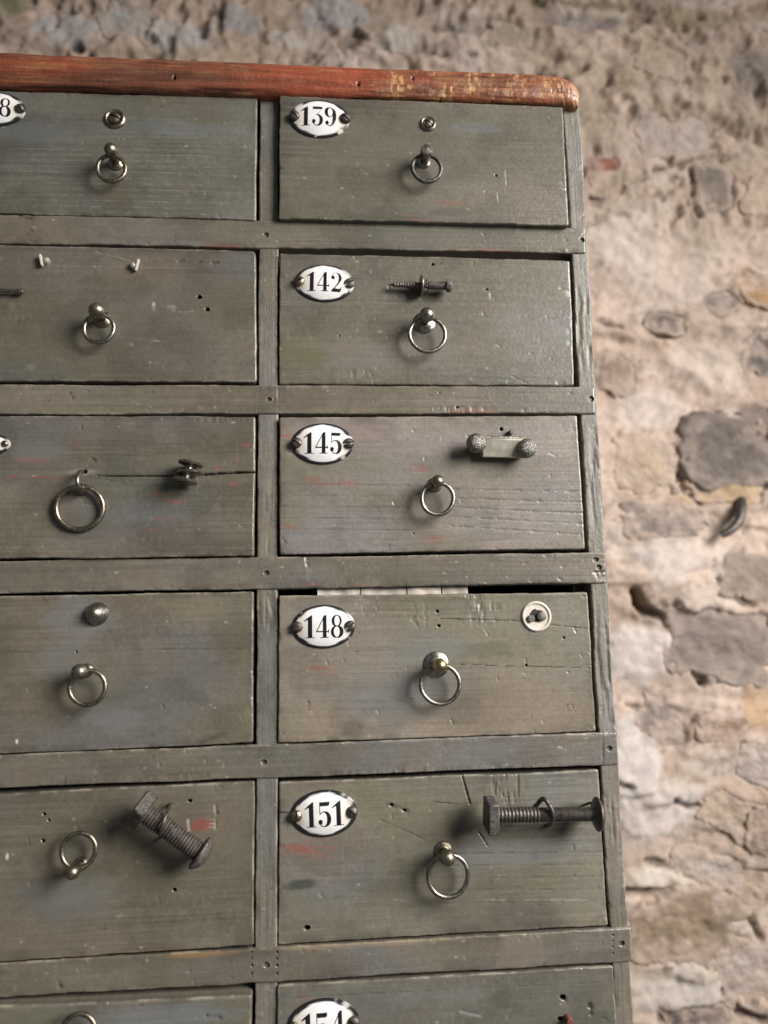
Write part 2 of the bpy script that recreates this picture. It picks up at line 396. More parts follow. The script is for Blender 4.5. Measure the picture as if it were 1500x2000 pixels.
# ------------------------------------------------------------------ the stone wall
LIME = 0.80                                                # one factor toning down all mortar and stone colours
def build_wall():
    root = thing('stone_wall', 'rough rubble stone wall smeared with pale lime mortar behind the cabinet', 'wall', (0.1, YW, CAMZ - 0.75))
    x0, x1, z0, z1 = -0.95, 1.45, CAMZ - 0.85, CAMZ + 1.05
    step = 0.0034
    a = np.arange(x0, x1, step); b = np.arange(z0, z1, step); X, Z = np.meshgrid(a, b, indexing='ij')
    wx = X + 0.05 * (fbm(X, Z, 7, 7, 3, 900) - .5); wz = Z + 0.05 * (fbm(X, Z, 7, 7, 3, 901) - .5)
    low = fbm(wx, wz, 6, 8, 4, 902); mid = fbm(wx, wz, 26, 34, 4, 903); fine = fbm(X, Z, 110, 120, 4, 904)
    h = 0.026 * (low - .5) + 0.009 * (mid - .5) + 0.0030 * (fine - .5)
    topz = at(0, 430, -YW)[2]
    up = sstep(topz - 0.05, topz + 0.12, Z + 0.10 * (fbm(X, Z, 5, 5, 2, 930) - .5))      # coarser render high on the wall
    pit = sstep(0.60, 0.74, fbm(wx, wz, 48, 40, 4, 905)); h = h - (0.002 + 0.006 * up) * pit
    ledge = sstep(0.55, 0.62, fbm(wx, wz, 5, 15, 3, 906)); h = h + 0.007 * ledge
    lump = sstep(0.45, 0.7, fbm(wx, wz, 60, 60, 3, 931)); h = h + 0.004 * lump * up
    col = np.array([0.515, 0.395, 0.322]) * np.ones(X.shape + (3,))
    def mixc(mask, rgb):
        nonlocal col
        col = col * (1 - mask[..., None]) + np.array(rgb) * mask[..., None]
    col *= (0.80 + 0.4 * fbm(wx, wz, 14, 16, 4, 907))[..., None]
    mixc(0.45 * sstep(0.48, 0.66, fbm(wx, wz, 10, 13, 4, 908)), (0.40, 0.29, 0.21))
    mixc(0.35 * sstep(0.52, 0.66, fbm(wx, wz, 9, 16, 4, 909)), (0.30, 0.235, 0.185))
    mixc(0.45 * sstep(0.56, 0.70, fbm(wx, wz, 22, 24, 4, 910)), (0.56, 0.48, 0.42))
    mixc(0.50 * up * sstep(0.32, 0.6, fbm(wx, wz, 8, 8, 3, 911)), (0.38, 0.285, 0.20))
    mixc(0.40 * up * sstep(0.5, 0.62, fbm(wx, wz, 34, 34, 4, 932)), (0.27, 0.205, 0.15))
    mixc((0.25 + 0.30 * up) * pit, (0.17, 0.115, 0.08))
    grit = sstep(0.66, 0.76, fbm(X, Z, 130, 130, 3, 912)); mixc(0.5 * grit, (0.17, 0.13, 0.10))
    def patch(px, py, rx, ry, rgb, al, dh=0.0, sd=0):
        nonlocal h
        q = at(px, py, -YW); s = 0.00068
        D = np.hypot((X - q[0]) / (rx * s), (Z - q[2]) / (ry * s)) + 1.1 * (fbm(X, Z, 22, 30, 5, 940 + sd) - .5)
        m = 1 - sstep(0.55, 1.05, D); mixc(al * m, rgb); h = h + dh * m
    bl = (0.42, 0.39, 0.375)
    for i, (x, y, rx, ry, c, al, dh) in enumerate([
        (120, 60, 85, 45, bl, .8, .004), (350, 75, 85, 45, bl, .7, .003), (470, 45, 60, 35, (0.30, .29, .29), .7, 0), (650, 30, 90, 45, (0.33, .33, .35), .6, 0),
        (25, 15, 40, 28, (0.15, .14, .07), .8, 0), (148, 92, 16, 14, (0.03, .02, .015), .95, -.012), (690, 75, 28, 34, (0.14, .11, .09), .7, -.006), (430, 45, 10, 40, (.12, .09, .06), .7, -.006),
        (900, 55, 60, 30, (0.24, .20, .16), .7, -.003), (1145, 45, 110, 40, (0.23, .20, .18), .7, -.002), (1120, 5, 150, 16, (.16, .13, .06), .7, 0), (1460, 140, 60, 70, (0.20, .17, .15), .75, -.004), (1350, 45, 120, 36, (0.25, .19, .11), .6, 0),
        (780, 80, 60, 40, (.44, .40, .35), .6, .003), (560, 80, 50, 30, (.46, .42, .38), .6, .002),
        (1240, 480, 110, 90, (0.56, .47, .41), .75, .004), (1330, 560, 120, 60, (0.56, .46, .40), .6, .003), (1370, 720, 100, 60, (0.56, .46, .39), .6, .004),
        (1260, 800, 90, 60, (0.56, .47, .42), .75, .004), (1310, 1090, 110, 60, (0.58, .50, .45), .8, .004), (1240, 1270, 70, 60, (0.58, .51, .48), .8, .004),
        (1240, 1480, 60, 90, (0.55, .50, .48), .7, .003), (1290, 1590, 110, 70, (0.55, .49, .45), .7, .003), (1320, 1710, 120, 24, (0.60, .53, .46), .7, .006),
        (1400, 1800, 100, 50, (0.52, .47, .41), .6, .003), (1330, 1930, 110, 40, (0.50, .46, .41), .7, .002), (1475, 1380, 34, 60, (0.46, .28, .13), .6, 0),
        (1460, 1580, 60, 90, (0.40, .29, .22), .55, 0), (1190, 360, 40, 26, (.44, .33, .23), .6, .003), (1400, 470, 90, 60, (.42, .34, .27), .5, 0)]):
        patch(x, y, rx, ry, c, al, dh, i)
    def crack(pts, w, dep, al=0.85):
        nonlocal h
        q = [at(x, y, -YW) for x, y in pts]; D = 1e9; T = 0
        for s0, s1 in zip(q[:-1], q[1:]):
            D = np.minimum(D, segdist(X, Z, (s0[0], s0[2]), (s1[0], s1[2]))[0])
        D = D + 0.010 * (fbm(X, Z, 45, 45, 4, 990 + int(pts[0][0])) - .5); wd = w * 0.00068
        m = 1 - sstep(wd * .4, wd * 1.3, D); h = h - dep * m; mixc(al * m, (0.10, .07, .05))
    # the long diagonal crack
    crack([(1235, 1155), (1250, 1190), (1295, 1205), (1340, 1260), (1372, 1332)], 10, .020, .95)
    crack([(1275, 332), (1330, 318), (1395, 299)], 5, .010)
    crack([(1330, 945), (1345, 880), (1368, 820)], 7, .014)
    crack([(1335, 950), (1370, 985)], 6, .008)
    crack([(1155, 385), (1215, 366)], 5, .008); crack([(1350, 330), (1352, 400), (1362, 425)], 6, .010)
    crack([(1222, 1738), (1300, 1745), (1440, 1740)], 8, .010); crack([(1455, 1775), (1485, 1835)], 6, .010)
    crack([(1415, 1935), (1440, 1975), (1490, 1992)], 10, .014); crack([(1290, 1985), (1410, 1975)], 12, .012)
    crack([(1318, 1565), (1345, 1575), (1380, 1566)], 6, .008); crack([(1445, 1455), (1475, 1530)], 6, .010)
    crack([(1220, 1375), (1260, 1390)], 5, .006); crack([(1165, 625), (1215, 640)], 5, .006)
    crack([(1400, 1130), (1420, 1165), (1470, 1180)], 6, .010); crack([(1262, 1680), (1330, 1700)], 5, .006)
    crack([(1260, 625), (1290, 655), (1330, 650)], 6, .008); crack([(1190, 1525), (1225, 1535)], 7, .010)
    G1 = (0.215, 0.172, 0.146); G2 = (0.37, 0.305, 0.265); BR = (0.24, 0.172, 0.128); TN = (0.40, 0.30, 0.22); DK = (0.120, 0.096, 0.082); OC = (0.40, 0.275, 0.15)
    stones = [ # cx, cy, rx, ry (px), turn, colour, how far out (mm)
        (1315, 268, 92, 50, -.05, G2, 5), (1390, 365, 42, 58, .1, (0.19, .15, .12), 3), (1180, 322, 27, 12, 0, (0.23, .085, .055), 3), (1182, 362, 36, 25, 0, TN, 4),
        (1304, 632, 46, 24, .1, DK, 4), (1476, 570, 42, 34, .3, (0.34, .21, .11), 5), (1484, 690, 36, 50, .2, DK, 4), (1412, 592, 34, 28, -.5, G1, 3),
        (1203, 730, 46, 42, .4, BR, 3), (1428, 876, 100, 76, -.1, DK, 9), (1415, 962, 82, 26, .05, OC, 4), (1266, 906, 72, 60, 0, TN, 4),
        (1292, 1020, 92, 38, .05, G1, 4), (1466, 1130, 62, 46, .2, (0.23, .18, .145), 6), (1410, 1262, 112, 66, .15, G1, 6), (1292, 1408, 54, 40, .4, G1, 3),
        (1405, 1425, 50, 28, .2, (0.26, .16, .11), 4), (1482, 1490, 48, 44, .3, G2, 5), (1375, 1696, 76, 34, .3, G2, 4), (1335, 1812, 118, 72, .05, (0.25, .18, .12), 5),
        (1486, 1620, 36, 44, 0, BR, 3), (1355, 1985, 70, 24, 0, DK, -1), (1485, 390, 40, 46, .4, TN, 4), (1290, 120, 60, 40, .3, TN, 3), (1000, 70, 60, 34, .2, (.33, .27, .2), 3), (250, 40, 60, 44, .2, (.36, .34, .31), 3), (1460, 1900, 60, 50, -.2, G2, 3), (1440, 1740, 70, 34, .1, TN, 3), (1420, 1590, 56, 40, .5, (.36, .27, .20), 3)]  # the recessed DK entry paints a dark gap between stones as a stone
    nu, nv = X.shape; S = 0.00068; lime = np.array((0.50, .385, .315)); made = []
    for i, (px, py, rx, ry, an, c, out) in enumerate(stones):
        q = at(px, py, -YW); rx *= S; ry *= S
        near = (np.abs(X - q[0]) < rx * 1.8 + .03) & (np.abs(Z - q[2]) < ry * 1.8 + .03)
        if near.sum() < 50: continue
        def local(x, z):
            lx = (x - q[0]) * math.cos(an) - (z - q[2]) * math.sin(an); lz = (x - q[0]) * math.sin(an) + (z - q[2]) * math.cos(an)
            sk = 0.35 * ((i * 37 % 10) / 10 - .5); lx = lx + sk * lz; tp = 1 + 0.25 * ((i * 53 % 10) / 10 - .5) * np.clip(lx / rx, -1, 1)
            D = (np.abs(lx / rx) ** 6 + np.abs(lz * tp / ry) ** 6) ** (1 / 6)
            return D + 0.85 * (fbm(x, z, 16, 22, 5, 640 + i, .62) - .5) + 0.55 * (fbm(x, z, 44, 52, 4, 650 + i, .6) - .5) + 0.30 * (fbm(x, z, 75, 75, 3, 660 + i) - .5)
        xn, zn = X[near], Z[near]; D = local(xn, zn); m = 1 - sstep(0.84, 1.04, D)
        base = float((h[near] * m).sum() / max(m.sum(), 1))
        h[near] = h[near] * (1 - m) + (base - 0.0045) * m
        halo = (np.exp(-(np.clip(D - .95, 0, 9) / .22) ** 2) * sstep(.40, .60, fbm(xn, zn, 38, 46, 5, 680 + i, .62)))[..., None] * 0.75; cn = col[near]; col[near] = cn * (1 - halo) + np.array(c) * 1.15 * halo
        made.append((i, q, rx, ry, an, c, out, base, local))
    F = np.stack([X, YW - h, Z], -1).reshape(-1, 3); nu, nv = X.shape
    id_ = np.arange(nu * nv).reshape(nu, nv)
    quads = np.stack([id_[:-1, :-1], id_[:-1, 1:], id_[1:, 1:], id_[1:, :-1]], -1).reshape(-1, 4)
    per = np.concatenate([id_[:, 0], id_[-1, 1:], id_[-2::-1, -1], id_[0, -2:0:-1]])
    Bk = F[per].copy(); Bk[:, 1] = YW + 0.2; n0 = len(F); m = len(per); i2 = np.arange(m); j2 = (i2 + 1) % m
    side = np.stack([per[i2], per[j2], n0 + j2, n0 + i2], -1)
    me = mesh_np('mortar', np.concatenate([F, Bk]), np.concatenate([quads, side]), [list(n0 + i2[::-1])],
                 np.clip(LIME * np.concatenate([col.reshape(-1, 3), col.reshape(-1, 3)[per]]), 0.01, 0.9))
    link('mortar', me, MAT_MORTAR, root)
    for (i, q, rx, ry, an, c, out, base, local) in made:
        nr, na = 36, 110
        rr = np.linspace(0, 1.28, nr)[:, None] * np.ones((1, na)); th = np.linspace(0, 2 * np.pi, na, endpoint=False)[None, :] * np.ones((nr, 1))
        sq = 1.0 / (np.abs(np.cos(th)) ** 4 + np.abs(np.sin(th)) ** 4) ** (1 / 4)
        lx = rr * np.cos(th) * sq * rx; lz = rr * np.sin(th) * sq * ry
        sx = q[0] + lx * math.cos(an) + lz * math.sin(an); sz = q[2] - lx * math.sin(an) + lz * math.cos(an); D = local(sx, sz)
        hh = base - 0.0014 + 0.0002 * out + 0.008 * (fbm(sx, sz, 18, 26, 5, 720 + i) - .5) + 0.004 * (fbm(sx, sz, 80, 90, 3, 760 + i) - .5) - 0.012 * sstep(.90, 1.12, D) - 0.020 * sstep(1.10, 1.28, rr)
        cc = np.array(c) * (0.66 + 0.68 * fbm(sx, sz, 34, 44, 5, 800 + i, .6))[..., None]
        lt = (0.5 if out >= 6 else 1.0) * np.clip(0.60 * sstep(0.48, 0.66, fbm(sx, sz, 30, 40, 5, 840 + i, .64)) + 0.75 * sstep(.50, 1.0, D + 0.9 * (fbm(sx, sz, 34, 40, 5, 860 + i, .6) - .5)), 0, .9)[..., None]
        cc = cc * (1 - lt) + lime * 0.86 * lt
        v = np.stack([sx, YW - hh, sz], -1).reshape(-1, 3); idn = np.arange(nr * na).reshape(nr, na)
        nx = np.roll(idn, -1, 1); qd = np.stack([idn[:-1], idn[1:], nx[1:], nx[:-1]], -1).reshape(-1, 4)
        link('stone', mesh_np('stone', v, qd, None, np.clip(LIME * cc.reshape(-1, 3), .01, .9)), MAT_STONE, root)
    # iron hook driven into the wall
    q = at(1446, 978, -YW)
    hk = thing('iron_wall_hook', 'dark bent iron hook driven into the stone wall', 'hook', tuple(q))
    mb = MB(); pts = [at(1446, 970, -YW - 0.02), at(1447, 985, -YW + 0.012), at(1447, 1000, -YW + 0.02), at(1444, 1016, -YW + 0.024), at(1434, 1030, -YW + 0.026), at(1420, 1040, -YW + 0.026), at(1410, 1045, -YW + 0.024)]
    mb.tube(pts, 0.0078, 12, rfun=lambda t: 1.0 - 0.35 * t); mb.build('bar', MAT_IRON, hk)
build_wall()

# ------------------------------------------------------------------ the cabinet carcass
cab_x = at(1140, 500)[0]
cab = thing('drawer_cabinet', 'old olive green wooden cabinet frame with worn red brown top board', 'cabinet', (0, 0.18, CAMZ - 0.46))
LX = at(-135, 1000)[0]                                   # left end of the piece that is built
RAIL = [  # top and bottom edge: y at x=0, y at x=500, y at right end, right end x
    ((418, 433, 444.5), (475, 485, 494), 1143), ((750, 752, 755), (809, 811, 808), 1162), ((1095, 1088, 1078.5), (1159, 1149, 1138), 1183),
    ((1474, 1452, 1429.5), (1540, 1520, 1493.5), 1207), ((1881, 1850, 1812), (1950, 1921, 1878), 1232)]
NAILS = [[(519, 458), (1137, 468)], [(525, 780), (1155, 779)], [(520, 1119), (1170, 1108), (1164, 1093)], [(516, 1488), (1190, 1462)], [(521, 1885), (1215, 1843)]]
RM = [[('red', 400, 482, 470, 484, 4), ('red', 880, 486, 1010, 490, 4), ('scr', 40, 423, 60, 427, 3, .5, (.04, .03, .025), .6)],
      [('scr', 505, 752, 503, 808, 1.6, .5, (.19, .17, .13), .5), ('scr', 543, 753, 543, 808, 1.6, .5, (.19, .17, .13), .5), ('scr', 136, 768, 144, 780, 3, .8, (.04, .03, .025), .8), ('scr', 282, 768, 296, 765, 3, .8, (.04, .03, .025), .8), ('hole', 858, 767, 1.6), ('hole', 893, 795, 2), ('red', 880, 802, 960, 802, 4), ('rough', 900, 800, 90, 9)],
      [('red', 600, 1146, 740, 1143, 5), ('scr', 598, 1090, 600, 1105, 3, .8, (.28, .25, .2), .7), ('scr', 603, 1113, 604, 1130, 4, .9, (.30, .27, .22), .7), ('scr', 1160, 1118, 1182, 1117, 2, .8, (.05, .04, .03), .7), ('rough', 1172, 1125, 16, 12)],
      [('rough', 830, 1506, 330, 9), ('rough', 120, 1525, 30, 12), ('rough', 370, 1516, 90, 7), ('scr', 240, 1490, 252, 1483, 3, .8, (.05, .04, .03), .8), ('scr', 1177, 1432, 1178, 1496, 1.6, .6, (.05, .045, .035), .6)],
      [('patch', 400, 1864, 80, 6, (.22, .13, .06), .7), ('scr', 115, 1918, 117, 1928, 3, .9, (.05, .04, .03), .7), ('patch', 700, 1845, 200, 6, (.22, .17, .11), .5)] + [('hole', x, y, 1.3) for x in (492, 541) for y in (1860, 1872, 1886, 1902)] + [('hole', 1197, y, 1.2) for y in (1826, 1838, 1850, 1862)]]
for k, (tp, bt, xr) in enumerate(RAIL):
    lt = np.array(at2(0, tp[0])); rt = np.array(at2(xr, tp[2])); lb = np.array(at2(0, bt[0])); rb = np.array(at2(xr + 1.5, bt[2]))
    ext = (LX - lt[0]) / (rt[0] - lt[0])
    TL = lt + (rt - lt) * ext; BL = lb + (rb - lb) * ext
    board('rail', [TL, rt, rb, BL], 0.0, 0.022, MAT_PAINT, cab, 0.00075, 50 + 31 * k, marks=[('hole', x, y, 4.0) for x, y in NAILS[k]] + RM[k],
          rcor=0.001, redge=0.0012, tone=1.02, speck=60, dents=46)
# a last rail and plinth below the frame of the photograph
zb = at2(0, 2360)[1]; xr_ = at2(1262, 2200)[0]
board('rail', [(LX, zb), (xr_ - .002, zb), (xr_, zb - .024), (LX, zb - .024)], 0.0, 0.022, MAT_PAINT, cab, 0.002, 777, speck=10)
zbot = zb - 0.026
def post(name, top, bot, seed, **kw):   # (xl, xr, y) top and bottom in pixels, extended down to the plinth
    a0, a1 = np.array(at2(top[0], top[2])), np.array(at2(top[1], top[2])); b0, b1 = np.array(at2(bot[0], bot[2])), np.array(at2(bot[1], bot[2]))
    def down(p, q): t = (zbot - p[1]) / (q[1] - p[1]); return p + (q - p) * t
    board(name, [a0, a1, down(a1, b1), down(a0, b0)], 0.0016, 0.026, MAT_POST, cab, 0.0010, seed, vertical=True, rcor=.001, speck=60, dents=60, **kw)
post('post', (507, 543.5, 170), (497, 541.5, 2000), 301, tone=1.0, marks=[('rough', 521, 1190, 20, 50, (330, 40)), ('scr', 525, 1000, 522, 1080, 2, .5, (.2, .18, .14), .5)])
post('post', (1100, 1132.5, 195), (1204, 1240, 2000), 302, tone=1.06, marks=[('rough', 1140, 640, 20, 110, (420, 40)), ('rough', 1168, 950, 22, 130, (420, 40)), ('rough', 1185, 1290, 24, 140, (420, 40)), ('rough', 1202, 1600, 20, 60, (420, 40))], wear=1.3)
post('post', (-128, -86, 170), (-150, -108, 2000), 303)
# side boards, back and inner partition
sx = at2(1130, 200)[0]; zt = at2(1131, 203)[1] 
mb = MB(); xr2 = at2(1238, 2000)[0]
def slab(x0, x1, y0, y1, z0, z1, name, mat=MAT_BARE, parent=cab, tint=(0.10, 0.09, 0.07)):
    m_ = MB(); m_.box(((x0 + x1) / 2, (y0 + y1) / 2, (z0 + z1) / 2), ((x1 - x0) / 2, 0, 0), (0, (y1 - y0) / 2, 0), (0, 0, (z1 - z0) / 2), 0.001)
    o = m_.build(name, mat, parent)
    a = o.data.attributes.new('tint', 'FLOAT_COLOR', 'POINT'); a.data.foreach_set('color', np.tile(np.array([*tint, 1], np.float32), len(o.data.vertices)))
    return o
slab(cab_x - 0.016, cab_x - 0.004, 0.028, 0.36, zbot, zt, 'side_board', MAT_PAINT, tint=tuple(PAINT))
slab(LX + 0.004, LX + 0.016, 0.028, 0.36, zbot, zt, 'side_board', MAT_PAINT, tint=tuple(PAINT))
slab(LX + 0.004, cab_x - 0.004, 0.361, 0.370, zbot, zt, 'back_board')
xm = at2(523, 1000)[0]; slab(xm - 0.006, xm + 0.006, 0.030, 0.358, zbot, zt, 'partition')
slab(LX + 0.02, cab_x - 0.02, 0.002, 0.355, zbot - 0.09, zbot - 0.001, 'plinth', MAT_PAINT, tint=tuple(PAINT * .8))

# ---- the red brown top board with a rounded nose
def top_board():
    P0 = 0.011                                          # how far the nose stands out
    a0 = at(0, 166, P0 - .004); a1 = at(1131, 204.5, P0 - .004); b0 = at(0, 103, P0 - .006); b1 = at(1100, 149, P0 - .006)
    xr = at(1131.5, 190, P0 - .003)[0]; xl = LX - 0.006
    nx = 900; xs = np.concatenate([np.linspace(xl, xr - .02, nx - 60), np.linspace(xr - .02, xr, 61)[1:]])
    zlo = a0[2] + (a1[2] - a0[2]) * (xs - a0[0]) / (a1[0] - a0[0]); zhi = b0[2] + (b1[2] - b0[2]) * (xs - b0[0]) / (b1[0] - b0[0])
    # end of the board rounded over
    e = np.clip((xs - (xr - 0.020)) / 0.020, 0, 1); zhi = zhi - (zhi - zlo) * (0.36 * e ** 1.6 + 0.16 * (1 - np.sqrt(np.clip(1 - e ** 6, 0, 1))))
    nose = P0 * (1 - 0.35 * np.clip((xs - (xr - .012)) / .012, 0, 1) ** 2)
    th = np.linspace(-np.pi / 2, np.pi / 2, 34)
    prof_y = np.cos(th); prof_z = 0.5 + 0.5 * np.sin(th)
    sup = lambda v, p: np.sign(v) * np.abs(v) ** p
    X = xs[:, None] * np.ones((1, 34)); 
    S = 0.5 + 0.5 * sup(np.sin(th), 0.85)[None, :]; Q = sup(np.cos(th), 0.62)[None, :]
    Z = zlo[:, None] + (zhi - zlo)[:, None] * S; Y = -nose[:, None] * Q + 0.0
    s_ = th[None, :] * 0.011 * np.ones_like(X)
    n1 = fbm(X, s_ , 14, 260, 5, 401); n2 = fbm(X, s_, 60, 60, 4, 402); n3 = fbm(X, s_, 9, 40, 3, 403)
    px_of = lambda p: at(p, 160, P0)[0]
    worn = np.zeros_like(X)
    for (pc, w, sc) in ((786, 22, 1.1), (868, 24, 1.2), (925, 15, 1.0), (962, 8, 1.0), (1010, 24, .7), (1085, 30, 1.0)):
        c0 = px_of(pc); worn = np.maximum(worn, sc * np.exp(-((X - c0) / (w * .00046)) ** 2 * 1.0))
    scr = sstep(0.50, 0.62, fbm(X, s_, 330, 330, 4, 404)); scr2 = sstep(0.5, .62, fbm(X + s_ * .8, s_, 420, 90, 3, 405))
    wm = np.clip(worn * 1.2, 0, 1) * (0.06 + 0.94 * scr * sstep(.34, .52, fbm(X, s_, 70, 160, 3, 409)))
    disp = -0.0007 * sstep(.5, .64, n1) - 0.0004 * wm * scr - 0.0012 * (n2 - .5)
    endr = sstep(px_of(1040), px_of(1120), X + .008 * (fbm(X, s_, 90, 160, 3, 411) - .5)); ridg = sstep(0.42, 0.6, fbm(X * 1.0 + s_ * 0.35, s_, 330, 60, 3, 406))
    disp = disp - 0.0003 * endr * ridg
    Z = Z + disp * np.sin(th)[None, :]; Y = Y - disp * np.cos(th)[None, :]
    red = np.array([0.172, 0.048, 0.022]); col = red * np.ones(X.shape + (3,))
    def mixc(m, c):
        nonlocal col
        col = col * (1 - m[..., None]) + np.array(c) * m[..., None]
    col *= (0.62 + 0.8 * n2)[..., None]
    mixc(0.75 * sstep(.45, .64, n1) * (0.45 + 0.55 * sstep(.3, .6, n3)), (0.050, 0.020, 0.012))
    vivid = np.exp(-((X - px_of(690)) / .05) ** 2) + .7 * np.exp(-((X - px_of(520)) / .03) ** 2); mixc(0.5 * np.clip(vivid, 0, 1) * sstep(.35, .6, n3), (0.30, 0.060, 0.024))
    mixc(0.30 * sstep(.58, .70, fbm(X, s_, 40, 330, 4, 407)) , (0.30, 0.18, 0.075))
    left = 1 - sstep(px_of(250), px_of(700), X); mixc(0.60 * left * sstep(.35, .6, n3), (0.10, 0.045, 0.028))
    mixc(0.25 * np.clip(worn, 0, 1), (0.26, 0.095, 0.035)); mixc(0.78 * np.clip(wm, 0, 1), (0.42, 0.235, 0.10))
    mixc(0.45 * endr, (0.34, 0.15, 0.075)); mixc(0.5 * endr * sstep(.5, .7, ridg), (0.17, 0.075, 0.035))
    mixc(0.45 * endr * sstep(px_of(1112), px_of(1130), X), (0.46, 0.27, 0.16))
    topedge = sstep(.80, 1.1, th)[None, :] * np.ones_like(X); mixc(0.5 * topedge * sstep(.4, .6, n2), (0.22, 0.13, 0.085))
    for (hx, hy) in ((340, 150), (700, 162), (806, 152), (862, 188)):
        q = at(hx, hy, P0); D = np.hypot(X - q[0], Z - q[2]); w = 1 - sstep(.0009, .0016, D); mixc(w, (0.012, .008, .006)); Y = Y + 0.003 * w
    front = np.stack([X, Y, Z], -1)
    yb = 0.372
    topb = front[:, -1, :].copy(); topb[:, 1] = yb; botb = front[:, 0, :].copy(); botb[:, 1] = yb
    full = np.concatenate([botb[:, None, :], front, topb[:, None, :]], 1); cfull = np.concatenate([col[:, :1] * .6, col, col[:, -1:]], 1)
    nu, nv = full.shape[:2]; id_ = np.arange(nu * nv).reshape(nu, nv)
    quads = np.stack([id_[:-1, :-1], id_[1:, :-1], id_[1:, 1:], id_[:-1, 1:]], -1).reshape(-1, 4)
    # back strip
    bq = np.stack([id_[:-1, -1], id_[1:, -1], id_[1:, 0], id_[:-1, 0]], -1)
    me = mesh_np('top_board', full.reshape(-1, 3), np.concatenate([quads, bq]), [list(id_[0, :]), list(id_[-1, ::-1])], np.clip(cfull.reshape(-1, 3), .004, .9))
    link('top_board', me, MAT_RED, cab)
top_board()

# ------------------------------------------------------------------ hardware
UNIT = 0.0004
YV = Vector((0, -1, 0))
def V3(a): return Vector((float(a[0]), float(a[1]), float(a[2])))

def knob_and_ring(root, front, ball, bottom, mat=MAT_STEEL, ringmat=None, r_ball=0.0056, r_base=0.0075, pb=0.0165, tube=0.0017, base_mat=None, flat=False, rp=0.0100):
    b = at(ball[0], ball[1], front + pb); x, z = b[0], b[2]; y0 = -front
    kp = MB()
    if flat:
        kp.lathe((x, y0, z), YV, [(0, .0036), (.004, .0034), (.0095, .0036), (.0115, .0046), (.0135, .0050), (.0175, .0050), (.0188, .0044), (.0192, 0)], 24)
    else:
        prof = [(0, .0034), (.006, .0033), (.0100, .0036), (.0112, .0045)]
        for k in range(-3, 9):
            a = k / 8 * math.pi / 2; prof.append((pb + math.sin(a) * r_ball, math.cos(a) * r_ball))
        prof = [p for i, p in enumerate(prof) if i < 3 or p[0] > .0105]; prof[-1] = (pb + r_ball, 0)
        kp.lathe((x, y0, z), YV, prof, 26)
    k = kp.build('knob', mat, root)
    bp = MB(); rb = r_base
    bp.lathe((x, y0 + .0004, z), YV, [(0, rb), (.0009, rb), (.0016, rb * .93), (.0020, rb * .72), (.0030, rb * .60), (.0036, rb * .50), (.0037, .002)], 28)
    bp.build('backplate', base_mat or mat, k)
    # ring through the neck, resting on the drawer face
    t = Vector((x, y0 - .0105, z)); q = V3(at(bottom[0], bottom[1], front + rp))
    c = (t + q) / 2; e1 = (t - q); R = e1.length / 2; e1.normalize()
    n = e1.cross(Vector((1, 0, 0))); side = n.cross(e1).normalized()
    rg = MB(); pts = []
    for i in range(64):
        a = 2 * math.pi * i / 64; w = 1 + 0.022 * math.sin(2 * a + ball[0]) + 0.010 * math.sin(3 * a + ball[1])
        pts.append(c + e1 * math.cos(a) * R + side * math.sin(a) * R * w)
    rg.tube(pts, tube, 12, closed=True); rg.build('ring', ringmat or mat, k)
    return k

def slotted_screw(parent, pos, r, mat, angle, hgt=0.35, name='screw'):
    """domed head with a real slot: two half domes with a gap"""
    x, y, z = pos; m_ = MB()
    u = Vector((math.cos(angle), 0, math.sin(angle))); w = Vector((-math.sin(angle), 0, math.cos(angle)))
    g = 0.14 * r
    for s in (-1, 1):
        P = []
        for i in range(7):
            t = i / 6; rad = r * math.cos(t * math.pi / 2 * .96); hh = r * hgt + r * 0.55 * math.sin(t * math.pi / 2)
            row = []
            for k in range(13):
                a = -math.pi / 2 + math.pi * k / 12
                q = u * (math.sin(a) * rad) + w * (s * max(g, math.cos(a) * rad))
                row.append(tuple(Vector((x, y - hh, z)) + q))
            P.append(row)
        base = [tuple(Vector((p[0], y + .0003, p[2]))) for p in P[0]]
        P = [base] + P
        m_.grid(P, capb=True)
        # slot wall
        m_.f += []
        A = len(m_.v)
        for row in P: m_.v += [row[0], row[-1]]
        for i in range(len(P) - 1): m_.f.append((A + 2 * i, A + 2 * i + 1, A + 2 * i + 3, A + 2 * i + 2))
    m_.lathe((x, y + .0003, z), YV, [(0, r * .9), (r * hgt * 0.75, r * .9), (r * hgt * .75 + 1e-5, 0)], 16)
    return m_.build(name, mat, parent)

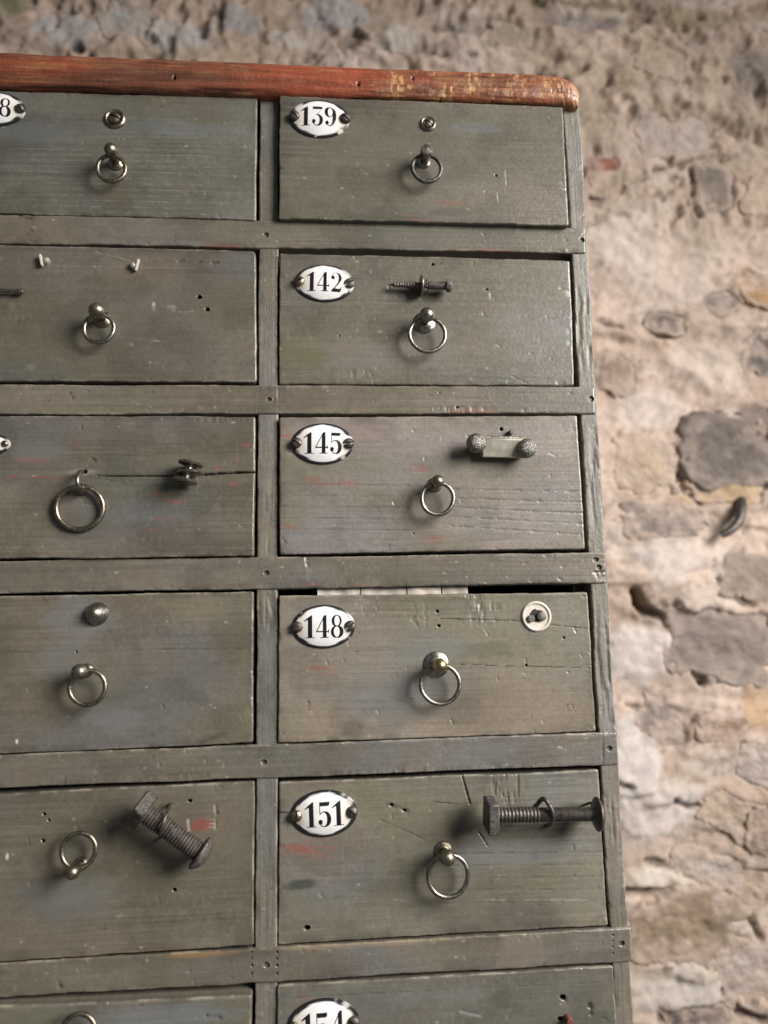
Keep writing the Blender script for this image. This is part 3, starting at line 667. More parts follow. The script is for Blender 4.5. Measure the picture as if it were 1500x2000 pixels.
# --- digits in heavy old-style modern figures, thick and hair strokes
def ell(cx, cy, rx, ry, a0, a1, wf, n=26):
    pts = []
    for i in range(n):
        t = i / (n - 1); a = math.radians(a0 + (a1 - a0) * t); pts.append((cx + rx * math.cos(a), cy + ry * math.sin(a), wf(math.degrees(a), t)))
    return ('s', pts)
def bow(cx, cy, rx, ry, a0, a1, thick, thin, centre):
    return ell(cx, cy, rx, ry, a0, a1, lambda a, t: thin + (thick - thin) * max(0.0, math.cos(math.radians(a - centre))) ** 1.3)
def poly(*p): return ('p', p)
def disc(cx, cy, r): return ('p', tuple((cx + r * math.cos(2 * math.pi * k / 18), cy + r * 1.05 * math.sin(2 * math.pi * k / 18)) for k in range(18)))
HL = 0.035
DIG = {
 '1': (0.50, [poly((.17, 0.02), (.39, 0.02), (.39, 1.0), (.33, 1.0), (.17, .86)), poly((.34, 1.0), (.17, .90), (-.02, .76), (-.02, .72), (.17, .80)), poly((.04, 0), (.52, 0), (.52, .03), (.04, .03))]),
 '2': (0.66, [disc(.13, .72, .10), bow(.30, .70, .24, .29, 170, -20, .17, HL, 0), ('s', [(.525, .62, .14), (.45, .45, .08), (.25, .22, .05), (.08, .06, .05)]), poly((.05, .0), (.52, .0), (.60, .10), (.62, .26), (.59, .26), (.54, .17), (.40, .155), (.22, .17), (.05, .06))]),
 '3': (0.62, [poly((.06, .84), (.58, .84), (.60, .99), (.06, .99)), poly((.54, .86), (.60, .99), (.34, .53), (.27, .50)), bow(.30, .27, .24, .26, 105, -150, .19, HL, 0), disc(.12, .20, .095)]),
 '4': (0.66, [poly((.34, .02), (.53, .02), (.53, 1.0), (.47, 1.0), (.34, .92)), poly((.46, 1.0), (.42, 1.0), (.0, .30), (.05, .30)), poly((.0, .25), (.66, .25), (.66, .30), (.0, .30)), poly((.22, 0), (.64, 0), (.64, .03), (.22, .03)), poly((.62, .22), (.66, .22), (.66, .38), (.62, .34))]),
 '5': (0.62, [poly((.08, .83), (.48, .83), (.56, .86), (.58, .99), (.08, .99)), poly((.08, .50), (.11, .50), (.11, .86), (.08, .86)), bow(.29, .31, .25, .30, 140, -150, .20, HL, 0), disc(.12, .20, .10)]),
 '8': (0.62, [bow(.31, .74, .21, .24, 0, 180, .05, HL, 90), bow(.31, .74, .20, .24, 90, 270, .15, HL, 180), bow(.31, .74, .20, .24, -90, 90, .11, HL, 0), bow(.31, .26, .24, .25, 90, 270, .15, HL, 180), bow(.31, .26, .24, .25, -90, 90, .19, HL, 0)]),
 '9': (0.64, [bow(.30, .72, .21, .26, 90, 270, .19, HL, 180), bow(.30, .72, .17, .26, -90, 90, .05, HL, 0), ('s', [(.30, .98, .035), (.42, .94, .08), (.52, .80, .16), (.55, .60, .20), (.54, .38, .19), (.48, .18, .12), (.38, .06, .06), (.27, .015, .035), (.18, .05, .05)]), disc(.14, .16, .095)]),
 '7': (0.6, [poly((.05, .82), (.56, .82), (.58, .99), (.05, .99)), ('s', [(.55, .9, .06), (.38, .5, .14), (.30, .02, .20)])]),
}
def digit_mesh(ch, place, depth):
    """place(u,v)->Vector on the plate, depth = outward offset function"""
    m_ = MB(); wd, parts = DIG[ch]
    for k, (kind, pts) in enumerate(parts):
        off = 0.00002 * k
        if kind == 'p':
            b = len(m_.v); n = len(pts); cxy = (sum(p[0] for p in pts) / n, sum(p[1] for p in pts) / n)
            tri = tessellate_polygon([[Vector((p[0], p[1], 0)) for p in pts]])
            T = [tuple(Vector((pts[i][0], pts[i][1])) for i in t) for t in tri]
            for _ in range(3):                        # fine triangles so that the figure follows the dome
                T = [q for a, b_, c_ in T for q in ((a, (a + b_) / 2, (a + c_) / 2), ((a + b_) / 2, b_, (b_ + c_) / 2), ((a + c_) / 2, (b_ + c_) / 2, c_), ((a + b_) / 2, (b_ + c_) / 2, (a + c_) / 2))]
            for t in T:
                b = len(m_.v); m_.v += [tuple(place(p[0], p[1], off)) for p in t]; m_.f.append((b, b + 1, b + 2))
        else:
            rows = []
            for i, (x, y, w) in enumerate(pts):
                x0, y0, _ = pts[max(i - 1, 0)]; x1, y1, _ = pts[min(i + 1, len(pts) - 1)]
                dx, dy = x1 - x0, y1 - y0; L = math.hypot(dx, dy) + 1e-9; nx, ny = -dy / L, dx / L
                rows.append([tuple(place(x + nx * w * s, y + ny * w * s, off)) for s in (-.5, 0, .5)])
            m_.grid(rows)
    return m_

def number_plate(root, front, L, R, T, B, text, tilt=0.0, seed=0, chips=(), screws=((0.2, MAT_IRON), (2.2, MAT_IRON)), border=0.16, dscale=1.0, dshift=(0, 0), skew=0.0):
    """oval domed enamel plate; L,R,T,B outer pixels"""
    pp = front + 0.002
    c = at((L + R) / 2, (T + B) / 2, pp); hw = (at(R, (T + B) / 2, pp)[0] - at(L, (T + B) / 2, pp)[0]) / 2; hh = (at((L + R) / 2, T, pp)[2] - at((L + R) / 2, B, pp)[2]) / 2
    ct, stl = math.cos(tilt), math.sin(tilt); y0 = -front; dome = 0.0040
    def hgt(r): return 0.0010 + dome * (1 - min(r, 1) ** 2.2) if r < .93 else 0.0010 + dome * (1 - .93 ** 2.2) * max(0, (1 - r) / .07)
    def pos(u, v, off=0.0):            # u,v in metres on the plate
        r = math.hypot(u / hw, v / hh)
        return Vector((c[0] + u * ct - v * stl, y0 - hgt(r) - off, c[2] + u * stl + v * ct))
    nr, na = 26, 96; rr = list(np.linspace(0, .92, nr - 5)) + [.94, .96, .98, .992, 1.0]
    rows = []; cols = []
    rnd = random.Random(seed)
    for r in rr:
        row = []
        for k in range(na):
            a = 2 * math.pi * k / na; u, v = hw * r * math.cos(a), hh * r * math.sin(a)
            row.append(tuple(pos(u, v)))
            bd = border * (0.85 + 0.25 * math.sin(a + 1.9)); w = 1.0 if r < 1 - bd else 0.0
            # white field is a pointed oval
            lim = (abs(math.cos(a)) ** 1.75 + abs(math.sin(a)) ** 1.75) ** (-1 / 1.75) * (1 - border * .54)
            w = float(sstep(lim + .016, lim - .016, np.array(r * (1 + 0.015 * math.sin(9 * a + seed)))))
            white = np.array((0.68, 0.655, 0.64)); blk = np.array((0.014, 0.014, 0.016)); cc = blk * (1 - w) + white * w
            # yellowed enamel round the screws
            ds = min(math.hypot(u - s * hw * .82, v) for s in (-1, 1)) / hh
            yl = max(0.0, 1 - ds / .80); cc = cc * (1 - .75 * yl * w) + np.array((.50, .42, .30)) * .75 * yl * w
            rs = max(0.0, 1 - math.hypot((abs(u) - hw * .80) / (hh * .30), (v + hh * .22) / (hh * .42))) * (0.5 + 0.5 * math.sin(seed * 2.1 + (1 if u > 0 else 4))); cc = cc * (1 - .7 * rs * w) + np.array((.26, .17, .09)) * .7 * rs * w
            for (ca, cr, cs, cw, cc2) in chips:
                D = math.hypot((u / hw - cr * math.cos(ca)) * 1.6, (v / hh - cr * math.sin(ca))) / cs + 0.5 * (rnd.random() - .5)
                q = max(0.0, min(1.0, (1.15 - D) * 3)) * cw; cc = cc * (1 - q) + np.array(cc2) * q
            cols.append(cc)
        rows.append(row)
    P = np.array(rows); v = P.reshape(-1, 3); idn = np.arange(nr * na).reshape(nr, na); nx = np.roll(idn, -1, 1)
    qd = np.stack([idn[:-1], nx[:-1], nx[1:], idn[1:]], -1).reshape(-1, 4)
    bk = v[idn[-1]].copy(); bk[:, 1] = y0 + .0006; n0 = len(v); i2 = np.arange(na); j2 = (i2 + 1) % na
    sd = np.stack([idn[-1][i2], idn[-1][j2], n0 + j2, n0 + i2], -1)
    me = mesh_np('number_plate', np.concatenate([v, bk]), np.concatenate([qd[:, ::-1], sd[:, ::-1]]), None, np.concatenate([np.array(cols), np.array(cols)[-na:]]))
    pl = link('number_plate', me, MAT_ENAMEL, root)
    # figures
    Hd = hh * 1.06 * dscale; gap = 0.10
    tot = sum(DIG[ch][0] for ch in text) + gap * (len(text) - 1); x = -tot / 2
    for ch in text:
        wd = DIG[ch][0]; xo = x
        def place(u, v_, off, xo=xo): return pos((xo + u + skew * (v_ - .5)) * Hd * 0.86 + dshift[0] * hw, (v_ - .5) * Hd + dshift[1] * hh, 0.00008 + off)
        digit_mesh(ch, place, 0).build('digit', MAT_INK, pl, smooth=False); x += wd + gap
    for s, (ang, mt) in zip((-1, 1), screws):
        q = pos(s * hw * .84, 0.0); slotted_screw(pl, (q.x, q.y + .0006, q.z), hh * .255, mt, ang, 0.45)
    return pl

def bolt(name, root, A, B, parts, mat, n=24):
    """lathe along A->B; parts = list of (t along in m, radius)"""
    m_ = MB(); ax = (B - A).normalized(); m_.lathe(A, ax, parts, n); return m_.build(name, mat, root, flatang=50)
def thread(t0, t1, r0, r1, pitch):
    out = []; n = max(2, int(round((t1 - t0) / pitch)))
    for i in range(n):
        f = i / n; R = (r0 + (r1 - r0) * f); a = t0 + (t1 - t0) * i / n; p = (t1 - t0) / n
        out += [(a, R * .80), (a + p * .38, R), (a + p * .58, R), (a + p * .96, R * .80)]
    return out
def staple(name, parent, pts, r, mat):
    m_ = MB(); P = [Vector(p) for p in pts]; q = []
    for i in range(len(P) - 1):                       # Catmull-Rom for a smooth bent wire
        p0, p1, p2, p3 = P[max(i - 1, 0)], P[i], P[i + 1], P[min(i + 2, len(P) - 1)]
        for k in range(6):
            t = k / 6; q.append(0.5 * ((2 * p1) + (p2 - p0) * t + (2 * p0 - 5 * p1 + 4 * p2 - p3) * t * t + (3 * p1 - p0 - 3 * p2 + p3) * t ** 3))
    q.append(P[-1]); m_.tube(q, r, 10); return m_.build(name, mat, parent)

# ------------------------------------------------------------------ the drawers
GRP = 'drawers of the old cabinet'
DARK = (0.04, 0.033, 0.026); PALE = (0.34, 0.31, 0.26)
PULL = {11: (836, 330), 12: (836, 655), 13: (855, 975), 14: (863, 1340), 15: (880, 1715), 21: (214, 325), 22: (192, 640), 23: (156, 990), 24: (176, 1340), 25: (155, 1665)}
def drawer(label, corners, front, seed, marks=(), **kw):
    if seed in PULL:                                   # handled paint: rubbed and greasy about the pull
        q = PULL[seed]; marks = [('patch', q[0], q[1] + 6, 95, 60, (.085, .076, .055), .45), ('patch', q[0] + 10, q[1] - 6, 46, 34, (.15, .142, .12), .35)] + list(marks)
    c = px4(*corners, front)
    zc = min(c[2][1], c[3][1]); xc = (c[0][0] + c[1][0]) / 2
    root = thing('drawer', label, 'drawer', (xc, 0.02, zc), GRP)
    board('front', c, -front, 0.019, MAT_PAINT, root, 0.00066, seed, marks=marks, **kw)
    x0 = max(c[0][0], c[3][0]) + .006; x1 = min(c[1][0], c[2][0]) - .006; z0 = max(c[2][1], c[3][1]) + .004; z1 = min(c[0][1], c[1][1]) - .010
    yb = -front + .0195; bt = (0.20, 0.14, 0.085)
    slab(x0, x0 + .009, yb, 0.335, z0, z1, 'side_panel', MAT_BARE, root, bt); slab(x1 - .009, x1, yb, 0.335, z0, z1, 'side_panel', MAT_BARE, root, bt)
    slab(x0 + .0092, x1 - .0092, yb, 0.326, z0, z0 + .006, 'bottom_panel', MAT_BARE, root, bt); slab(x0 + .0092, x1 - .0092, 0.3262, 0.335, z0, z1, 'back_panel', MAT_BARE, root, bt)
    return root
def lx(y0, y1): # left edge of the left column for a row
    return -88 - (y0 - 180) * 0.012
def left(label, top0, topr, xr0, botr, bot0, xr1, front, seed, marks=(), **kw):
    xl = -88; f = xl / 500.0
    TL = (xl - 0.012 * (top0 - 180), top0 + (top0 - topr) * -f * 1.0); BL = (xl - 0.012 * (bot0 - 180), bot0 + (bot0 - botr) * -f)
    return drawer(label, (TL, (xr0, topr), (xr1, botr), BL), front, seed, marks, **kw)

RUSTCHIP = (0.16, 0.12, 0.085); METAL = (0.30, 0.28, 0.25)
# --- right column, tones paint sheen into the middle rows
d = drawer('olive drawer with enamel plate 139, right column just under the red top board', ((546, 187), (1099, 208), (1110.5, 440), (544, 427)), 0.0055, 11,
    [('red', 855, 395, 905, 399, 5, .6), ('red', 862, 390, 868, 404, 3, .5), ('red', 800, 424, 845, 428, 6), ('patch', 930, 250, 90, 14, (.125, .135, .14), .6), ('scr', 705, 330, 717, 340, 2.5, .4, (.3, .27, .2), .8), ('hole', 969, 343, 2.2), ('scr', 966, 340, 974, 350, 1.5, .4, DARK, .8), ('scr', 988, 335, 990, 360, 1.6, .3, PALE, .5), ('scr', 972, 375, 974, 395, 1.6, .3, PALE, .5), ('patch', 885, 415, 50, 10, (.06, .055, .045), .5), ('patch', 620, 400, 26, 14, (.07, .065, .05), .5), ('scr', 545, 328, 556, 330, 3, .9, DARK, .8), ('scr', 1085, 320, 1060, 335, 1.5, .2, PALE, .3)], speck=70, tone=.90, hue=(.97, 1.0, .98))
number_plate(d, .0055, 566, 683, 194, 267, '139', -.02, 1, chips=((2.5, .82, .26, .8, (.55, .53, .5)), (-.75, .95, .16, .9, (.5, .46, .38)), (-1.7, .97, .05, .8, (.4, .38, .3))), screws=((-.7, MAT_IRON), (-.6, MAT_IRON)), dscale=.96, dshift=(-.04, .02))
knob_and_ring(d, .0055, (833, 294), (836, 355), MAT_STEEL, MAT_IRON, flat=True, r_base=.0058, tube=.0017)
def cup_washer(root, front, px, py, r, mat, ang):
    q = at(px, py, front + .002); m_ = MB(); R = r * UNIT
    m_.lathe((q[0], -front + .0003, q[2]), YV, [(0, R), (.0012, R * .98), (.0022, R * .90), (.0026, R * .80), (.0022, R * .70), (.0010, R * .62), (.0008, 0)], 30)
    w = m_.build('cup_washer', mat, root); slotted_screw(w, (q[0], -front - .0010, q[2]), R * .58, mat, ang, 0.2); return w
cup_washer(d, .0055, 837, 240, 17.5, MAT_STEEL, -.5)

d = drawer('olive drawer with enamel plate 142 and a wood screw tied above the ring', ((546, 494), (1113, 508), (1122, 753), (544, 750)), 0.001, 12,
    [('hole', 845, 516, 3), ('scr', 845, 516, 862, 515, 1.3, .5, DARK, .6), ('hole', 951, 565, 2.2), ('scr', 945, 565, 960, 566, 1.5, .5, DARK, .6), ('hole', 662, 656, 1.5), ('scr', 958, 572, 960, 600, 1.6, .3, PALE, .5), ('patch', 600, 690, 60, 30, (.095, .088, .045), .6), ('patch', 760, 690, 200, 40, (.155, .135, .115), .5), ('patch', 1030, 640, 90, 80, (.15, .14, .13), .4), ('rough', 690, 730, 60, 12), ('scr', 1000, 735, 1030, 748, 1.2, .4, DARK, .5)], speck=80, dents=46, hue=(1.08, 1.0, .98))
number_plate(d, .001, 576, 692, 516, 588, '142', -.03, 2, chips=((-.25, .9, .2, .7, METAL), (3.4, .9, .2, .6, METAL), (.6, .85, .3, .6, (.6, .57, .52)), (-1.5, .82, .06, .9, (.8, .78, .76))), screws=((.4, MAT_BRASS), (.5, MAT_RUST)), dscale=.98, border=.15)
knob_and_ring(d, .001, (834, 615), (838, 687), MAT_STEEL, MAT_STEEL, r_ball=.0060, r_base=.0092, pb=.0165)
A = V3(at(758, 556, .0060)); B = V3(at(884, 558.5, .0105)); L = (B - A).length
prof = [(0, .0003), (.004, .0012)] + thread(.0045, L * .45, .0020, .0027, .0021) + [(L * .46, .0022), (L * .62, .0024), (L * .63, .0033), (L * .90, .0033), (L * .905, .0050), (L * .955, .0052), (L * .99, .0040), (L, .0018), (L + .0002, 0)]
s = bolt('wood_screw', d, A, B, prof, MAT_RUST)
m_ = MB(); ax = (B - A).normalized(); m_.lathe(A + ax * (L * .515) + Vector((0, .0005, 0)), (ax + Vector((0.0, .12, .06))).normalized(), [(-.0009, .003), (-.0009, .0080), (0, .0086), (.0009, .0080), (.0009, .003)], 28, rough=.03); m_.build('washer', MAT_STEEL, s)
staple('tie_wire', s, [at(835, 545, .0), at(834, 549, .008), at(834, 556, .0125), at(835, 563, .010), at(836, 568, .0)], .0004, MAT_IRON)

d = drawer('weathered olive drawer with enamel plate 145 and a bar between two hammered stud heads', ((546, 815), (1127, 811), (1143, 1072), (545, 1083)), 0.002, 13,
    [('red', 790, 914, 830, 916, 7, .9), ('red', 605, 938, 625, 940, 7), ('red', 640, 935, 690, 945, 12, .6), ('red', 545, 835, 560, 850, 12, .7), ('red', 840, 1052, 862, 1054, 7, .9), ('red', 548, 1020, 575, 1030, 8, .6), ('hole', 979, 838, 3.2), ('hole', 997, 842, 2), ('scr', 788, 893, 795, 882, 1.6, .3, PALE, .5), ('scr', 1085, 890, 1075, 885, 1.6, .3, PALE, .4), ('hole', 807, 1042, 1.6), ('scr', 550, 1050, 556, 1058, 3, .8, DARK, .8)]
    + [('scr', 880, 955 + 18 * i, 1138, 960 + 21 * i, 1.6, .35, (.07, .062, .055), .5) for i in range(5)] + [('scr', 548, 945 + 22 * i, 800, 948 + 22 * i, 1.4, .3, (.07, .062, .055), .45) for i in range(5)], speck=50, tone=1.32, hue=(1.06, 1.0, 1.10), grain=1.8, dents=40)  # lighter tone and mauve hue paint in reflected light
number_plate(d, .002, 570, 691, 826, 906, '145', -.01, 3, chips=((-.8, .93, .12, .7, (.5, .46, .4)), (3.6, .9, .1, .8, RUSTCHIP)), screws=((-.6, MAT_IRON), (.25, MAT_IRON)), dscale=.98)
knob_and_ring(d, .002, (855, 940), (856, 1005), MAT_BRASS, MAT_STEEL, r_ball=.0050, r_base=.0060, pb=.0160, tube=.0017)
c = V3(at(981, 875, .0100)); w2 = 44 * UNIT; m_ = MB()
ex = Vector((w2, 0, -.0004)); ezv = Vector((-.0009, -.0030, .0072)); eyv = Vector((0, -.0046, -.0014))
m_.box(c, ex, eyv, ezv, .0010); bar = m_.build('sheet_metal_bar', MAT_TUBE, d)
m_ = MB(); m_.box(c + ezv * 1.02 + Vector((0.002, .0015, .0004)), ex * .97, Vector((0, -.0022, 0)), Vector((0, 0, .0011)), .0005); m_.build('folded_lip', MAT_STEEL, bar)
for (sx_, sy_, rr_) in ((930, 866, .0079), (1028, 876, .0078)):
    q = V3(at(sx_, sy_, .0150)); m_ = MB()
    prof = [(0, .0026), (.0085, .0026), (.0095, rr_ * .86)] + [(.0130 + math.sin(k / 9 * math.pi / 2) * rr_ * .95, math.cos(k / 9 * math.pi / 2) * rr_) for k in range(-3, 9)] + [(.0130 + rr_ * .95, 0)]
    prof = [p for i, p in enumerate(prof) if i < 3 or p[0] > .0096]
    m_.lathe((q.x, -.002, q.z), YV, prof, 34, rough=.05, seed=sx_); m_.build('stud', MAT_KNURL, bar)
m_ = MB(); q = at(996, 846, .002); m_.box((q[0], -.004, q[2]), (.0012, 0, 0), (0, .003, 0), (0, 0, .0020), .0003); m_.build('nail', MAT_IRON, d)

d = drawer('olive drawer with enamel plate 148 and a cream washer holding two nail heads', ((545, 1163), (1148, 1157), (1165, 1428), (543, 1452)), 0.0005, 14,
    [('hole', 854, 1194, 2.4), ('hole', 857, 1222, 2.8), ('hole', 1028, 1299, 2), ('hole', 1101, 1245, 2), ('scr', 1101, 1243, 1100, 1252, 1.6, .5, DARK, .8), ('red', 610, 1302, 650, 1306, 8, .8), ('red', 590, 1305, 640, 1315, 6, .5), ('scr', 601, 1372, 602, 1385, 3, .9, DARK, .9), ('patch', 830, 1265, 90, 40, (.125, .135, .14), .7), ('patch', 780, 1350, 130, 60, (.13, .135, .13), .4), ('patch', 690, 1425, 24, 22, (.08, .075, .06), .6), ('crack', [(860, 1208), (1000, 1212), (1150, 1228)], .8, .3), ('crack', [(900, 1298), (1160, 1305)], .7, .25), ('scr', 938, 1180, 934, 1210, 2, .6, PALE, .5), ('scr', 945, 1225, 952, 1240, 2, .6, PALE, .5), ('rough', 940, 1190, 60, 40), ('rough', 720, 1190, 30, 20), ('rough', 820, 1200, 30, 30)] + [('scr', 1113 + 3.2 * math.cos(a / 8 * 6.28) * 2, 1382 + 3.2 * math.sin(a / 8 * 6.28) * 2.3, 1113 + 6.4 * math.cos((a + 1) / 8 * 6.28), 1382 + 7.4 * math.sin((a + 1) / 8 * 6.28), .9, .3, DARK, .6) for a in range(8)], speck=80, tone=1.27, hue=(1.05, 1.0, .97), dents=70)
number_plate(d, .0005, 571, 694, 1181, 1266, '148', .0, 4, chips=((2.4, .97, .06, .5, METAL), (-.6, .97, .06, .6, METAL)), screws=((.3, MAT_IRON), (.7, MAT_IRON)), dscale=.98)
knob_and_ring(d, .0005, (859, 1300), (864, 1375), MAT_GOLD, MAT_STEEL, r_ball=.0055, r_base=.0100, pb=.0185, tube=.0017, base_mat=MAT_STEEL)
q = at(1048, 1204, .0015); m_ = MB(); R = 30 * UNIT
m_.lathe((q[0], -.0002, q[2]), YV, [(0, R), (.0008, R * 1.0), (.0017, R * .95), (.0020, R * .88), (.0015, R * .80), (.0010, R * .76), (.0009, R * .36), (.0002, R * .34)], 44)
w = m_.build('cream_washer', MAT_CREAM, d)
m_ = MB(); m_.lathe((q[0] + .0004, -.0006, q[2] + .001), YV, [(0, R * .46), (.0006, R * .46), (.00061, 0)], 9, rough=.25, seed=4); m_.build('painted_hole_shade', MAT_BLACK, w)  # black disc painted in as the shade inside the washer hole
for (nx_, ny_, rr_) in ((1038, 1208, 7.2), (1058, 1204, 9.2)):
    q = at(nx_, ny_, .003); m_ = MB(); rr_ *= UNIT; m_.lathe((q[0], -.0005, q[2]), YV, [(0, rr_ * .5), (.0014, rr_ * .5), (.0016, rr_), (.0026, rr_), (.0030, rr_ * .86), (.0031, 0)], 20, rough=.03); m_.build('nail', MAT_RUST, w)

d = drawer('olive drawer with enamel plate 151 and a long square nut bolt wired across it', ((544, 1528), (1168, 1504), (1187, 1808), (543, 1846)), -0.002, 15,
    [('crack', [(902, 1512), (911, 1545), (918, 1570)], 2.0, .9), ('crack', [(936, 1626), (952, 1652)], 1.8, .7), ('crack', [(846, 1566), (895, 1570)], 1.0, .4), ('crack', [(544, 1587), (575, 1588)], 1.4, .6), ('rough', 990, 1535, 36, 42, (330, 60)), ('hole', 765, 1572, 2.6), ('hole', 790, 1583, 2.6), ('scr', 755, 1570, 795, 1584, 3, .4, DARK, .6), ('hole', 600, 1812, 4), ('red', 570, 1650, 620, 1665, 14, .9), ('red', 600, 1660, 650, 1655, 10, .7), ('red', 920, 1756, 950, 1754, 4, .6), ('patch', 590, 1727, 34, 12, (.045, .05, .042), .9), ('patch', 1045, 1667, 10, 15, (.07, .068, .056), .8), ('patch', 960, 1722, 7, 9, (.07, .068, .056), .8), ('patch', 1010, 1665, 200, 30, (.15, .155, .15), .5), ('scr', 1120, 1651, 1121, 1661, 2, .6, DARK, .8), ('scr', 740, 1600, 830, 1640, 1.2, .25, DARK, .4)]
    + [('scr', 850, 1668 + 24 * i, 1178, 1664 + 24 * i, 1.3, .3, (.065, .062, .05), .5) for i in range(5)] + [('scr', 950, 1758, 1180, 1757, 1.2, .2, PALE, .5)], speck=70, tone=1.14, hue=(.96, 1.02, 1.0), dents=30, grain=1.4)
number_plate(d, -.002, 569, 698, 1543, 1635, '151', .03, 5, chips=((.55, .9, .16, .8, (.45, .43, .40)), (.9, .97, .1, .7, METAL), (1.4, .93, .05, .6, METAL)), screws=((1.5, MAT_BRASS), (-.65, MAT_IRON)), dscale=1.0, border=.19)
knob_and_ring(d, -.002, (874, 1676), (880, 1752), MAT_BRASS, MAT_STEEL, r_ball=.0056, r_base=.0070, pb=.0190, tube=.0017)
A = V3(at(950, 1592, .0185)); B = V3(at(1172, 1590, .0185)); L = (B - A).length; ax = (B - A).normalized()
prof = [(.004, .0052)] + thread(.0065, L * .46, .0056, .0056, .00265) + [(L * .465, .0050), (L * .92, .0050), (L * .945, .0062), (L * .955, .0100), (L * .972, .0122), (L * .99, .0118), (L * 1.012, .0085), (L * 1.025, .0040), (L * 1.028, 0)]
bo = bolt('bolt', d, A, B, prof, MAT_IRON, 30)
m_ = MB(); up = Vector((0, -.14, .99)); up = (up - ax * up.dot(ax)).normalized(); sd_ = ax.cross(up)
m_.box(A + ax * .0035, ax * .0040, up * .0110, sd_ * .0106, .0010); m_.build('square_nut', MAT_RUST, bo)
staple('wire_staple', bo, [at(1042, 1578, .000), at(1050, 1570, .010), at(1058, 1561, .018), at(1066, 1563, .0235), at(1076, 1578, .0250), at(1080, 1592, .0245), at(1079, 1603, .020), at(1074, 1610, .012), at(1068, 1612, -.002)], .0017, MAT_IRON)
staple('head_wire', bo, [at(1142, 1572, -.001), at(1150, 1569, .006), at(1164, 1567, .011)], .0010, MAT_IRON)

d = drawer('olive drawer with enamel plate 154 at the bottom right, cut off by the frame', ((542, 1924), (1197, 1887), (1219, 2222), (540, 2262)), 0.0005, 16,
    [('hole', 1100, 1948, 4.5), ('scr', 1094, 1942, 1104, 1955, 3, .9, DARK, .9), ('scr', 1150, 1960, 1154, 1980, 5, 1.2, DARK, .9), ('scr', 900, 1975, 940, 1985, 2.6, .4, (.2, .2, .19), .6), ('red', 580, 1955, 610, 1958, 8, .7), ('patch', 730, 1960, 90, 24, (.07, .075, .08), .5), ('patch', 850, 1945, 120, 20, (.13, .14, .14), .5), ('scr', 560, 1950, 1190, 1918, 1.2, .3, (.065, .062, .05), .5), ('hole', 1095, 1990, 4)], speck=60, tone=1.0, hue=(.93, 1.0, 1.03), dents=30)
number_plate(d, .0005, 562, 702, 1951, 2052, '154', .03, 6, chips=((.8, .93, .14, .8, (.45, .43, .40)), (1.2, .98, .06, .6, METAL)), screws=((1.5, MAT_BRASS), (-.65, MAT_IRON)), border=.19)
knob_and_ring(d, .0005, (886, 2085), (892, 2165), MAT_BRASS, MAT_STEEL)
q = at(1112, 1995, .006); m_ = MB(); m_.lathe((q[0], 0, q[2]), YV, [(0, .0028), (.007, .0028), (.0078, .0021), (.0079, 0)], 14); m_.build('peg', MAT_REDPEG, d)

# --- left column, mostly toned down to paint in the light's falloff
d = left('grey green drawer under the red top board, plate ending in 8 cut off', 178, 190, 501, 429, 416, 500, 0.0015, 21,
    [('patch', 330, 250, 180, 20, (.125, .14, .15), .6), ('patch', 60, 260, 90, 26, (.11, .125, .135), .6), ('patch', 220, 380, 45, 30, (.085, .068, .045), .6)] + [('scr', 20 + 23 * (i % 4), 290 + 11 * i, 400 + 11 * (i % 5), 292 + 11.5 * i, 1.2, .35, (.20, .19, .155), .42) for i in range(12)] + [('scr', 180 + 20 * (i % 3), 236 + 9 * i, 470, 238 + 9 * i, 1.1, .3, (.06, .06, .055), .4) for i in range(8)], speck=60, tone=.94, hue=(.91, 1.0, 1.05), grain=2.0)
number_plate(d, .0015, -70, 49, 178, 244, '138', -.02, 7, chips=((-.3, .95, .2, .8, (.45, .42, .36)), (.5, .93, .12, .7, METAL)), screws=((.5, MAT_IRON), (-.8, MAT_IRON)))
knob_and_ring(d, .0015, (216, 292), (214, 354), MAT_BRASS, MAT_BRASS, r_ball=.0050, r_base=.0064, pb=.0185, tube=.0017)
cup_washer(d, .0015, 224, 230, 22, MAT_BRASS, -.35)

d = left('olive drawer with two clipped nails and two nail holes, left column second row', 478, 490, 500, 746, 744, 502, 0.002, 22,
    [('hole', 390, 580, 4.2), ('hole', 405, 604, 3.6), ('scr', 301, 592, 301, 606, 2.2, .3, (.42, .38, .32), .9), ('scr', 328, 598, 342, 599, 3, .3, (.24, .22, .18), .8)] + [('scr', 330 + 12 * i, 604 + 5 * math.sin(i / 5 * 3.1), 342 + 12 * i, 604 + 5 * math.sin((i + 1) / 5 * 3.1), 1.6, .3, (.22, .2, .17), .7) for i in range(5)] + [('scr', 190, 492, 255, 508, 2.2, .5, (.17, .17, .15), .6), ('scr', 195, 500, 255, 512, 1.4, .4, DARK, .4), ('scr', 272, 662, 325, 666, 2.6, .6, (.2, .18, .15), .6), ('scr', 245, 671, 262, 673, 3, .4, (.23, .21, .18), .6), ('scr', 100, 698, 125, 702, 3, .6, (.2, .19, .16), .6), ('patch', 60, 716, 12, 10, (.16, .16, .14), .5)] + [('scr', 283 + 33 * i, 506 + 2 * i, 293 + 33 * i, 505 + 2 * i, 2.4, .8, DARK, .5) for i in range(5)], speck=70, tone=.93, rcor=.0035)
knob_and_ring(d, .002, (189, 607), (192, 669), MAT_BRASS, MAT_STEEL, r_ball=.0062, r_base=.0070, pb=.0175, tube=.0017)
